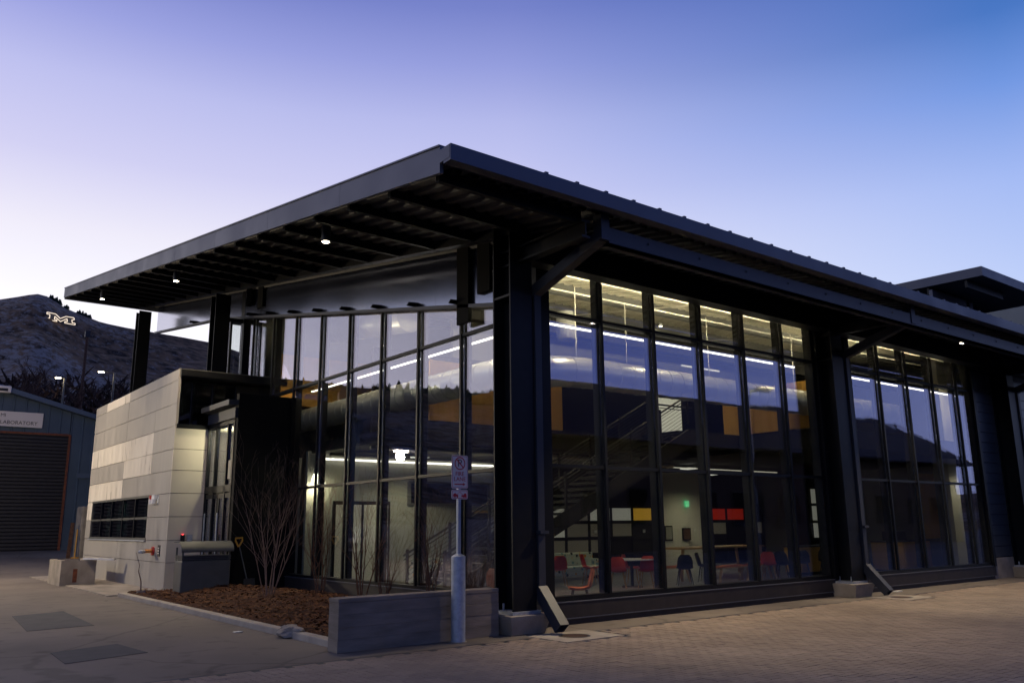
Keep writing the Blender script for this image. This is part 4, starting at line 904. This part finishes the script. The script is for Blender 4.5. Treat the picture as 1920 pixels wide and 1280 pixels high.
shrub((-.15, 1.3, .12), .75, 12, .35, 'short twiggy shrub half hidden behind the low wall near the sign post', 5)
shrub((-.6, 3.6, .12), 1.25, 7, .35, 'small bare shrub low on the mulch behind the low wall end', 6)
t = thing('dead_sapling', 'single crooked dead sapling stem at the bed corner', 'sapling', (-2.95, 12.0, .08)); WLOC.pop(t.name)
MB().tube([(0, 0, -.03), (-.02, .0, .3), (-.10, 0, .55), (-.09, 0, .7), (-.19, 0, 1.02)], [.018, .015, .012, .009, .004], 6, cap=False).build('stem', 'bark_pale', t, world=False); MB().box(-.09, .09, -.07, .07, -.05, .07).build('root_wrap', 'concrete', t, world=False)

# ------------------------------------------------------------------ fire lane sign
SX, SY = -1.69, -.57
SG = thing('fire_lane_sign', 'no parking fire lane sign on a perforated post in a grey steel sleeve', 'sign', (SX, SY, 0))
MB().cyl(SX, SY, 0, 1.24, .108, 28).tube([(SX, SY, 1.24), (SX, SY, 1.275)], [.108, .05], 28).build('bollard_sleeve', 'gal', SG)
MB().cyl(SX, SY, 0, .012, .13, 24).build('sleeve_base', 'concrete', SG)
po = MB().box(SX-.025, SX+.025, SY-.025, SY+.025, 1.2, 2.74).build('post', 'gal', SG)
hb = MB()
for k_ in range(28): hb.cyl(0, 0, 0, 0, 0) if 0 else hb.tube([(SX, SY-.0256, 1.30+k_*.03), (SX, SY-.0262, 1.30+k_*.03)], .0065, 8); hb.tube([(SX-.0256, SY, 1.30+k_*.03), (SX-.0262, SY, 1.30+k_*.03)], .0065, 8)
hb.build('punched_holes', 'signblack', po)
def rrect(x0, x1, z0, z1, r, n=5):
    P_ = []
    for cx2, cz2, a0 in ((x1-r, z1-r, 0), (x0+r, z1-r, 90), (x0+r, z0+r, 180), (x1-r, z0+r, 270)):
        for k_ in range(n+1): a = R(a0+90*k_/n); P_.append((cx2+r*math.cos(a), cz2+r*math.sin(a)))
    return P_
def plate(z0, z1, nm):
    w = .1525; y = SY-.027
    p_ = MB().prism(rrect(SX-w, SX+w, z0, z1, .03), 1, y-.004, y).build(nm, 'signwhite', SG)
    b = MB(); o_, i_ = rrect(SX-w+.010, SX+w-.010, z0+.010, z1-.010, .024), rrect(SX-w+.018, SX+w-.018, z0+.018, z1-.018, .018); n = len(o_); yy = y-.0055
    b.v = [(x, yy, z) for x, z in o_]+[(x, yy, z) for x, z in i_]; b.f = [(k_, (k_+1) % n, n+(k_+1) % n, n+k_) for k_ in range(n)]
    b.build('border', 'signred', p_); return p_, yy
p1, yy = plate(2.255, 2.765, 'sign_plate')
def disc(r0, r1, cx2, cz2, y, nm, mat, par, a0=0, a1=360):
    b = MB(); n = 40
    for k_ in range(n+1): a = R(a0+(a1-a0)*k_/n); b.v += [(cx2+r0*math.cos(a), y, cz2+r0*math.sin(a)), (cx2+r1*math.cos(a), y, cz2+r1*math.sin(a))]
    b.f = [(2*k_, 2*k_+1, 2*k_+3, 2*k_+2) for k_ in range(n)]; return b.build(nm, mat, par)
text('letter_p', 'P', 'signblack', p1, at(FACE_NY, SX-.002, yy+.001, 2.640), .165)
disc(.083, .100, SX, 2.640, yy-.0025, 'prohibition_ring', 'signred', p1)
MB().bar((SX-.064, yy-.003, 2.704), (SX+.064, yy-.003, 2.576), .001, .018, (.7, 0, .7)).build('prohibition_slash', 'signred', p1)
text('lettering', 'FIRE', 'signred', p1, at(FACE_NY, SX, yy, 2.478), .092); text('lettering', 'LANE', 'signred', p1, at(FACE_NY, SX, yy, 2.398), .092)
ar = MB().box(SX-.10, SX+.07, yy-.001, yy, 2.312, 2.330); ar.prism([(SX+.06, 2.346), (SX+.105, 2.321), (SX+.06, 2.296)], 1, yy-.0012, yy).build('arrow', 'signred', p1)
p2, yy = plate(2.095, 2.238, 'tow_plate')
tw_ = MB()
tw_.prism([(SX-.125, 2.135), (SX-.03, 2.135), (SX-.03, 2.158), (SX-.055, 2.165), (SX-.08, 2.185), (SX-.105, 2.182), (SX-.125, 2.16)], 1, yy-.001, yy)
tw_.prism([(SX+.125, 2.128), (SX+.03, 2.128), (SX+.03, 2.155), (SX+.07, 2.158), (SX+.085, 2.185), (SX+.115, 2.185), (SX+.125, 2.155)], 1, yy-.001, yy)
tw_.bar((SX+.06, yy-.0006, 2.158), (SX-.0, yy-.0006, 2.205), .0012, .007, (0, 0, 1)); tw_.bar((SX-.0, yy-.0006, 2.205), (SX-.05, yy-.0006, 2.165), .0012, .005, (0, 0, 1))
for cx2 in (SX-.09, SX+.075, SX-.045, SX+.11): tw_.tube([(cx2, yy, 2.132), (cx2, yy-.0014, 2.132)], .015, 14)
tw_.build('tow_truck_mark', 'signred', p2)

# ------------------------------------------------------------------ concrete planter, stub wall, odds at the back
t = thing('concrete_planter', 'weathered square concrete planter with a white board across its rim', 'planter', (-3.2, 19.0, 0))
MB().box(-3.75, -2.75, 18.1, 18.22, 0, .76).box(-3.75, -2.75, 19.9, 20.02, 0, .76).box(-3.75, -3.62, 18.22, 19.9, 0, .76).box(-2.88, -2.75, 18.22, 19.9, 0, .76).build('box_wall', 'concrete', t)
MB().box(-3.62, -2.88, 18.22, 19.9, .3, .55).build('soil', 'mulch', t); MB().box(-3.4, -3.28, 18.09, 18.1, .1, .5).build('stain_strip', 'rust', t)
tag(MB().bar((-3.1, 18.2, .80), (-2.35, 17.55, .77), .16, .05).build('white_board', 'white'), 'white board lying across the planter rim', 'board')
t = thing('stub_wall', 'short rough concrete stub wall at the far end of the annex', 'wall', (0, 33., .4)); MB().box(-.55, .6, 32.2, 33.4, .3, 2.75).build('wall_body', 'concrete', t, bevel=.08)
t = thing('yellow_broom', 'yellow handled broom standing by the stub wall', 'broom', (-.7, 32.0, .35)); MB().tube([(-.72, 32.0, .4), (-.68, 32.1, 1.7)], .03, 8).build('handle', 'yellow', t); MB().box(-.88, -.55, 31.9, 32.05, .34, .46).build('head', 'yellow', t)
t = thing('leaning_plank', 'dark plank leaning beside the broom', 'plank', (-1.0, 32.0, .35)); MB().bar((-1.0, 31.95, .36), (-.9, 32.15, 2.0), .16, .05).build('board', 'bark', t)
# slabs / covers in the paving
for i, (q, lb) in enumerate(((((-6.45, 5.55), (-5.35, 5.75), (-5.25, 9.1), (-6.25, 8.7)), 'dark rectangular paving patch further from the viewer'), (((-6.66, 1.15), (-5.55, 1.5), (-5.66, 2.75), (-6.62, 2.4)), 'dark rectangular paving patch close to the viewer'))):
    o = MB().prism([*q], 2, .001, .006).build('paving_patch', 'asphalt'); struct(o); o['label'] = lb
# drain slabs under the downspouts
for i, xd in enumerate((-.02, 9.9)):
    t = thing('drain_inlet', ['round drain set in a pale slab under the corner downspout', 'round drain set in a pale slab under the middle downspout'][i], 'drain', (xd, -1.3, 0))
    MB().box(xd-.55, xd+.65, -1.75, -.82, .0, .014).build('slab', 'kerb', t); MB().cyl(xd+.02, -1.28, .014, .017, .21, 24).build('grate', 'leafbrown', t); MB().cyl(xd+.02, -1.28, .012, .016, .25, 24).build('ring', 'grate', t)

# ------------------------------------------------------------------ brick paving
PV = MB().box(-10.5, 24, -10.4, -.95, -.02, .0025).build('paving', 'grate'); struct(PV)
U = .105; G_ = .009; cand = []
for iy in range(int(-9.6/U), int(-.95/U)):
    for ix in range(int(-10/U), int(20/U)):
        d_ = (ix-iy) % 4
        if d_ == 0: w, h = 2*U, U
        elif d_ == 3: w, h = U, 2*U
        else: continue
        x, y = ix*U, iy*U
        if y+h > -.95: continue
        cxp, cyp = x+w/2, y+h/2
        v_ = Vector((cxp, cyp, 0))-CAM; zc = v_.dot(_f)
        if zc < 1: continue
        ppx, ppy = 960+FPX*v_.dot(_r2)/zc, 640-FPX*v_.dot(_u2)/zc
        if ppx < -60 or ppx > 1980 or ppy > 1330: continue
        if any(abs(cxp-(xd+.05)) < .66 and -1.82 < cyp < -.8 for xd in (-.02, 9.9)): continue
        if v_.length > 36: continue
        cand.append((v_.length, x, y, w, h, -60 < ppx < 1980 and ppy < 1285))
# one bed sheet beyond the built bricks is the plain paving surface
cand.sort(key=lambda c: (not c[5], c[0]))
def brick_mesh(w, h):
    b = MB(); e = .006; z = .012
    b.add([(0, 0, 0), (w, 0, 0), (w, h, 0), (0, h, 0), (0, 0, z-.003), (w, 0, z-.003), (w, h, z-.003), (0, h, z-.003), (e, e, z), (w-e, e, z), (w-e, h-e, z), (e, h-e, z)],
          [(0, 1, 5, 4), (1, 2, 6, 5), (2, 3, 7, 6), (3, 0, 4, 7), (4, 5, 9, 8), (5, 6, 10, 9), (6, 7, 11, 10), (7, 4, 8, 11), (8, 9, 10, 11)])
    return b
bmH, bmV = brick_mesh(2*U-G_, U-G_).mesh('paver', 'paver'), brick_mesh(U-G_, 2*U-G_).mesh('paver', 'paver')
rest = MB()
for i, (L, x, y, w, h, vis) in enumerate(cand):
    dz = random.uniform(-.0035, 0)
    if i < 300:
        o = link('paver', bmH if w > h else bmV, PV); o.location = (x, y, dz)
    else:
        ww_, hh_ = w-G_, h-G_; z = .012+dz
        rest.add([(x, y, -.01), (x+ww_, y, -.01), (x+ww_, y+hh_, -.01), (x, y+hh_, -.01), (x, y, z), (x+ww_, y, z), (x+ww_, y+hh_, z), (x, y+hh_, z)], [(4, 5, 6, 7), (0, 1, 5, 4), (1, 2, 6, 5), (2, 3, 7, 6), (3, 0, 4, 7)])
struct(rest.build('pavers', 'paver', PV), 'stuff')

# ------------------------------------------------------------------ metal shed
SYD = 38.0; zb = .62
SH = thing('metal_shed', 'blue corrugated metal shed with a big dark roller door', 'building', (-8, SYD, zb))
gx = lambda px, py: (lambda d: CAM.x+d.x*(SYD-CAM.y)/d.y)(pix_dir(px, py))
rx0, rz0 = -4.2, 8.66; sl2 = -.266
def shz(x): return rz0+sl2*(x+3.77) if x > -9.5 else rz0+sl2*(-9.5+3.77)-sl2*(x+9.5)
x = -16.0; dx0, dx1, dzt = -11.5, -.36, 6.52
corr = MB(); pts = []
while x < 3.2:
    pts += [(x, 0), (x+.22, 0), (x+.25, -.04), (x+.30, -.04), (x+.33, 0)]; x += .55
def wall_strip(x0, x1, zlo, nm):
    b = MB(); P_ = [(a, d) for a, d in pts if x0 <= a <= x1]
    for a, d in P_: b.v += [(a, SYD+d, zlo), (a, SYD+d, shz(a))]
    for i in range(len(P_)-1): b.f.append((2*i, 2*i+2, 2*i+3, 2*i+1))
    b.build(nm, 'shed', SH)
wall_strip(-16, dx0, zb-.4, 'wall'); wall_strip(dx0, dx1, dzt, 'wall'); wall_strip(dx1, 3.2, zb-.4, 'wall')
MB().box(-16, 3.2, SYD+.05, SYD+.4, zb-.4, 6.0).build('wall_core', 'shutter', SH)
z = zb-.1
while z < dzt:
    MB().prism([(SYD-.02, z), (SYD-.05, z+.03), (SYD-.05, z+.14), (SYD-.02, z+.17), (SYD+.03, z+.17), (SYD+.03, z)], 0, dx0+.06, dx1-.06).build('shutter_slat', 'shutter', SH); z += .18
MB().box(dx1-.06, dx1+.06, SYD-.09, SYD+.02, zb-.4, dzt+.05).box(dx0, dx1, SYD-.085, SYD+.02, dzt, dzt+.10).build('door_trim', 'rust', SH)
MB().box(dx1+.5, 3.2, SYD-.10, SYD-.03, 4.35, 4.6).build('wall_girt', 'shed_trim', SH)
MB().add([(-9.5, SYD-.4, shz(-9.5)+.02), (3.5, SYD-.4, shz(3.5)+.02), (3.5, SYD+30, shz(3.5)+.02), (-9.5, SYD+30, shz(-9.5)+.02), (-9.5, SYD-.4, shz(-9.5)+.26), (3.5, SYD-.4, shz(3.5)+.26), (3.5, SYD+30, shz(3.5)+.26), (-9.5, SYD+30, shz(-9.5)+.26)],
         [(0, 3, 2, 1), (4, 5, 6, 7), (0, 1, 5, 4), (1, 2, 6, 5), (2, 3, 7, 6), (3, 0, 4, 7)]).build('roof', 'shed_trim', SH)
MB().add([(-16, SYD-.4, shz(-16)+.02), (-9.5, SYD-.4, shz(-9.5)+.02), (-9.5, SYD+30, shz(-9.5)+.02), (-16, SYD+30, shz(-16)+.02), (-16, SYD-.4, shz(-16)+.26), (-9.5, SYD-.4, shz(-9.5)+.26), (-9.5, SYD+30, shz(-9.5)+.26), (-16, SYD+30, shz(-16)+.26)],
         [(0, 3, 2, 1), (4, 5, 6, 7), (0, 1, 5, 4), (1, 2, 6, 5), (2, 3, 7, 6), (3, 0, 4, 7)]).build('roof', 'shed_trim', SH)
S2 = thing('laboratory_sign', 'white board sign reading laboratory on the blue shed', 'sign', (-4.2, SYD-.12, 7.2))
MB().box(-8.6, -1.72, SYD-.16, SYD-.09, 6.86, 7.62).build('board', 'signwhite', S2)
text('lettering', 'LABORATORY', 'signblack', S2, at(FACE_NY, -1.95, SYD-.165, 7.06), .262, 'RIGHT'); text('lettering', 'MI', 'signblack', S2, at(FACE_NY, -3.40, SYD-.165, 7.42), .24, 'RIGHT')
t = thing('shed_floodlight', 'pale floodlight box on the shed roof edge', 'floodlight', (-3.9, SYD-.5, 8.7)); MB().box(-4.6, -3.35, SYD-.62, SYD-.4, 8.50, 8.86).build('housing', 'signwhite', t, bevel=.05); MB().box(-4.5, -3.5, SYD-.63, SYD-.62, 8.58, 8.72).build('lens', 'signblack', t)

# ------------------------------------------------------------------ neighbouring hall on the right
RB = thing('neighbour_hall', 'taller dark neighbouring hall with matching roof rising behind the eave', 'building', (27, 3, 0))
def rz2(y): return 11.98+.0*(y-2.8)+.02*(y-2.8)
MB().add([(26.8, 2.8, 11.6), (60, 2.8, 11.6), (60, 22, 12.0), (26.8, 22, 12.0), (26.8, 2.8, 12.0), (60, 2.8, 12.0), (60, 22, 12.4), (26.8, 22, 12.4)], [(0, 3, 2, 1), (4, 5, 6, 7), (0, 1, 5, 4), (1, 2, 6, 5), (2, 3, 7, 6), (3, 0, 4, 7)]).build('roof', 'fascia', RB)
for i in range(9): MB().box(26.95, 30.4, 3.5+i*1.6, 3.6+i*1.6, 11.28+i*.03, 11.58+i*.03).build('purlin', 'steel', RB)
MB().box(30.4, 60, 5.6, 21, 0, 11.55).build('wall', 'steel', RB)
MB().box(30.1, 30.4, 5.0, 5.6, 0, 11.5).box(30.1, 30.75, 4.95, 5.05, 0, 11.5).build('column', 'fascia', RB)
MB().box(30.3, 60, 5.02, 5.12, 10.55, 11.0).build('eave_beam', 'fascia', RB)
for i in range(4): MB().box(30.34, 30.4, 6.0+i*2.4, 8.2+i*2.4, 4, 11.0).build('wall_panel', 'dark_panel', RB)
MB().box(26.9, 30.4, 4.95, 5.1, 11.2, 11.5).build('outrigger', 'fascia', RB)

# ------------------------------------------------------------------ hillside things
def put_m():
    c, r_ = hill_pt(113, 596)
    d = pix_dir(113, 596); dist = (c-CAM).length-40; c = CAM+d*dist
    right = Vector((d.y, -d.x, 0)).normalized(); up = Vector((0, 0, 1))*.55+Vector((d.x, d.y, 0))*.6; up.normalize(); up = Vector((0, 0, 1))
    k_ = dist/FPX; t = thing('hillside_letter', 'giant glowing letter M laid out on the hillside', 'letter', tuple(c)); 
    def P_(u, v): return c+right*(u*.9*k_)+up*(v*.85*k_)
    # slab serif M outline made of bulbs, drooping to the right as on the slope
    poly = [(-22, 9), (-8, 7), (0, -1), (9, 4), (22, 3), (23, -1), (19, -1.5), (20, -7), (25, -8), (25, -11), (8, -9), (8, -6), (12, -6), (11, 0), (1, -7), (-9, 2), (-9, -4), (-5, -4.5), (-5, -7.5), (-22, -5), (-21, -2), (-17, -2.5), (-17, 5), (-22, 5.5)]
    b = MB(); n = len(poly)
    for i in range(n):
        p_, q_ = P_(*poly[i]), P_(*poly[(i+1) % n]); b.tube([p_, q_], .62*k_, 5)
    b.build('outline', 'mglow', t)
    b = MB(); nrm = -d
    f_ = MB(); f_.v = [tuple(P_(u, v)+d*1.5) for u, v in poly]; f_.f = [tuple(range(n))]; f_.v += [tuple(P_(u, v)+d*2.5) for u, v in poly]; f_.f.append(tuple(range(n, 2*n))[::-1]); f_.f += [(i, (i+1) % n, n+(i+1) % n, n+i) for i in range(n)]
    f_.build('stones', 'bin', t)
put_m()
def street_lamp(px, py, dist, hgt, label, arm=1.2):
    d = pix_dir(px, py); k_ = dist/math.hypot(d.x, d.y); c = CAM+d*k_
    t = thing('street_lamp', label, 'street lamp', (c.x, c.y, c.z-hgt), 0, 'lit street lamps on the hill road')
    right = Vector((d.y, -d.x, 0)).normalized()
    MB().tube([(c.x+right.x*arm, c.y+right.y*arm, c.z-hgt), (c.x+right.x*arm, c.y+right.y*arm, c.z)], [.14, .09], 8).build('pole', 'bin', t)
    MB().tube([(c.x+right.x*arm, c.y+right.y*arm, c.z), (c.x, c.y, c.z+.1)], .05, 6).build('arm', 'bin', t)
    MB().box(c.x-.3, c.x+.3, c.y-.15, c.y+.15, c.z+.02, c.z+.12).build('head', 'bin', t); MB().box(c.x-.25, c.x+.25, c.y-.12, c.y+.12, c.z-.06, c.z+.02).build('lens', 'street_lens', t)
    lamp('bulb', t, (c.x, c.y, c.z-.3), 60, 'POINT', (1, .8, .5), .3)
street_lamp(190, 697, 92, 9, 'lit street lamp with visible pole below the hillside'); street_lamp(109, 708, 98, 8, 'lit street lamp further left among the dark brush', .6)
d = pix_dir(164, 628); k_ = 80/math.hypot(d.x, d.y); c = CAM+d*k_
t = thing('utility_pole', 'dark wooden utility pole with a box at its top against the hill', 'pole', (c.x, c.y, 0)); MB().tube([(c.x, c.y, 0), (c.x, c.y, c.z)], [.16, .11], 8).build('shaft', 'bark', t); MB().box(c.x-.2, c.x+.2, c.y-.15, c.y+.15, c.z-.2, c.z+.35).build('transformer_box', 'black', t)
# bare trees at the hill foot
def bare_tree(loc, h, seed, label, lv=4):
    rnd = random.Random(seed); t = thing('bare_tree', label, 'tree', loc, 0, 'bare trees at the hill foot'); WLOC.pop(t.name); tr = MB(); cr = MB()
    def grow(p, d, L, r, lvl):
        n_ = 4; pts = [Vector(p)]; rs = [r]
        for k2 in range(n_):
            d = (d+Vector((rnd.uniform(-1, 1), rnd.uniform(-1, 1), rnd.uniform(-.2, .4)))*.16).normalized(); pts.append(pts[-1]+d*L/n_); rs.append(max(.012, r*(1-.55*(k2+1)/n_)))
            if lvl < lv and (k2 >= 1 or lvl > 0):
                for _ in range(2):
                    a = rnd.uniform(0, 6.3); dd = (d+Vector((math.cos(a), math.sin(a), .2))*rnd.uniform(.5, 1.)).normalized(); grow(pts[-1], dd, L*rnd.uniform(.42, .62), rs[-1]*.6, lvl+1)
        (tr if lvl == 0 else cr).tube(pts, rs, 6 if lvl < 2 else 3, cap=False)
    grow((0, 0, -.3), Vector((0, 0, 1)), h*.62, h*.026, 0)
    tr.build('trunk', 'bark', t, world=False); cr.build('crown', 'bark', t, world=False)
for i, (px, py, dist, h, lb) in enumerate(((22, 760, 66, 4.2, 'bare tree with forked trunk above the shed roof, furthest left'), (66, 762, 72, 4, 'bare tree leaning right above the shed roof'), (215, 770, 78, 3.8, 'low bare tree right behind the annex roof'), (140, 785, 70, 3.4, 'small bare tree over the shed roof slope'))):
    d = pix_dir(px, py); k_ = dist/math.hypot(d.x, d.y); c = CAM+d*k_; bare_tree((c.x, c.y, c.z-1.2), h, 20+i, lb, 3)
# brush mass at the hill foot (one mass of twigs)
br = MB(); rnd = random.Random(5)
for k2 in range(9000):
    a = rnd.uniform(-3, 26); r_ = rnd.uniform(98, 170); x = CAM.x+r_*math.sin(R(a)); y = CAM.y+r_*math.cos(R(a))
    te = 8.3+1.3*noise.noise(Vector((a*.45, r_*.03, 0)))+.7*noise.noise(Vector((a*1.7, r_*.08, 4)))-.05*max(0, a-12); z = CAM.z+r_*math.tan(R(rnd.uniform(3.0, te)))
    for _ in range(3):
        dv = Vector((rnd.uniform(-1, 1), rnd.uniform(-1, 1), rnd.uniform(-.1, 1.2)))*rnd.uniform(.6, 1.7); s_ = Vector((rnd.uniform(-1, 1), rnd.uniform(-1, 1), rnd.uniform(-.3, .3)))*.2; p = Vector((x, y, z))
        br.add([p-s_, p+s_, p+dv+s_*.4, p+dv-s_*.4], [(0, 1, 2, 3)])
bo = struct(br.build('brush', 'brush'), 'stuff'); bo['label'] = 'dark brown bare brush at the foot of the hill'
# conifers on the ridge and the wooded ridges to the west and south (seen mirrored in the glass)
tl = MB(); rnd = random.Random(9)
def conifer(b, x, y, z, h, r_):
    n = 7
    for l_ in range(3):
        z0 = z+h*(.12+.27*l_); z1 = z+h*(.55+.225*l_); rr = r_*(1-.27*l_); o = len(b.v)
        for k2 in range(n): a = 6.283*k2/n+rnd.uniform(-.2, .2); q = rr*rnd.uniform(.75, 1.2); b.v.append((x+q*math.cos(a), y+q*math.sin(a), z0+rnd.uniform(-.04, .04)*h))
        b.v.append((x, y, z1)); b.f += [(o+k2, o+(k2+1) % n, o+n) for k2 in range(n)]
for k2 in range(1500):
    a = rnd.uniform(-175, -80); e = ridge(a); t_ = rnd.uniform(.03, .30)**1.0; r_ = R0+(R1-R0)*t_; H = R1*math.tan(R(e))
    x = CAM.x+r_*math.sin(R(a)); y = CAM.y+r_*math.cos(R(a)); conifer(tl, x, y, -2+(H+1.7)*t_**1.25, rnd.uniform(7, 15), rnd.uniform(1.6, 3.4))
for k2 in range(900):
    a = rnd.uniform(-80, 0); e = ridge(a); t_ = rnd.uniform(.80, 1.0); r_ = R0+(R1-R0)*t_; H = R1*math.tan(R(e)); x = CAM.x+r_*math.sin(R(a)); y = CAM.y+r_*math.cos(R(a))
    conifer(tl, x, y, -3+(H+1.7)*t_**1.25, rnd.uniform(4, 9)*(.6+.8*max(0, noise.noise(Vector((a*.3, 0, 0)))+.3)), rnd.uniform(2.5, 4.5))
tlo = struct(tl.build('treeline', 'conifer'), 'stuff'); tlo['label'] = 'dark wooded ridge mirrored in the glass'
for i, (px, py) in enumerate(((97, 556), (104, 558), (112, 570), (124, 575), (149, 584), (153, 585), (158, 588), (168, 594))):
    a = math.degrees(math.atan2(pix_dir(px, py).x, pix_dir(px, py).y)); H = R1*math.tan(R(ridge(a))); x = CAM.x+R1*math.sin(R(a)); y = CAM.y+R1*math.cos(R(a))
    t = thing('ridge_pine', ['topmost dark pine on the skyline right of the hill summit', 'second dark pine down the skyline, close to the topmost', 'third pine down the skyline, standing alone', 'fourth pine down the skyline, above the M', 'first pine of the lower skyline clump', 'middle pine of the lower skyline clump', 'last pine of the lower skyline clump', 'lowest pine on the skyline nearest the roof tip'][i], 'tree', (x, y, H), 0, 'pines on the skyline'); WLOC.pop(t.name)
    b = MB(); 
    for q in range(16): conifer(b, rnd.uniform(-1.5, 1.5), rnd.uniform(-1.5, 1.5), -1+rnd.uniform(0, 1.5), rnd.uniform(2, 4.2), rnd.uniform(.8, 1.6))
    b.build('crown', 'conifer', t, world=False); MB().cyl(0, 0, -2, 1, .25, 6).build('trunk', 'bark', t, world=False)
# building across the street, mirrored in the front glass
OB = thing('brick_block', 'long dark roofed block across the street, mirrored in the front glass', 'building', (40, -20, 0))
MB().box(8, 65, -34, -22, 0, 6.3).build('wall', 'far_wall', OB); MB().prism([(-35.2, 6.2), (-20.8, 6.2), (-28, 10.6)], 0, 7, 66.2).build('roof', 'far_roof', OB)
for i in range(18):
    w_ = box('window', 'int_dark', OB, 10+i*3., 11.6+i*3., -22, -21.95, 1.4, 3.6); box('window_pane', 'dark_glass', w_, 10.1+i*3., 11.5+i*3., -21.95, -21.94, 1.5, 3.5)
t = thing('street_lamp', 'tall street lamp across the plaza, mirrored in the front glass', 'street lamp', (29.5, -16.6, 0), 0, 'street lamps by the plaza')
MB().tube([(29.0, -16.6, 0), (29.0, -16.6, 8.3), (29.3, -16.6, 8.8), (30.2, -16.6, 8.95)], [.12, .09, .07, .06], 8).build('pole', 'gal', t); MB().box(29.9, 31.0, -16.8, -16.4, 8.85, 9.05).build('head', 'gal', t)
# lamp that warms the annex wall, standing in the yard just outside the left edge of the frame
t = thing('street_lamp', 'lit yard lamp left of the annex, mirrored in the west glass', 'street lamp', (-10.3, 22, 0), 0, 'street lamps by the plaza')
MB().tube([(-10.4, 22, 0), (-10.4, 22, 4.8), (-10.2, 22, 5.05), (-9.8, 22, 5.12)], [.11, .08, .06, .05], 8).build('pole', 'gal', t); MB().box(-9.9, -9.1, 21.8, 22.2, 5.08, 5.2).build('head', 'gal', t); MB().box(-9.8, -9.15, 21.85, 22.15, 4.98, 5.08).build('lens', 'street_lens', t)
lamp('bulb', t, (-9.45, 22, 4.8), 2000, 'POINT', (1, .83, .58), .2)
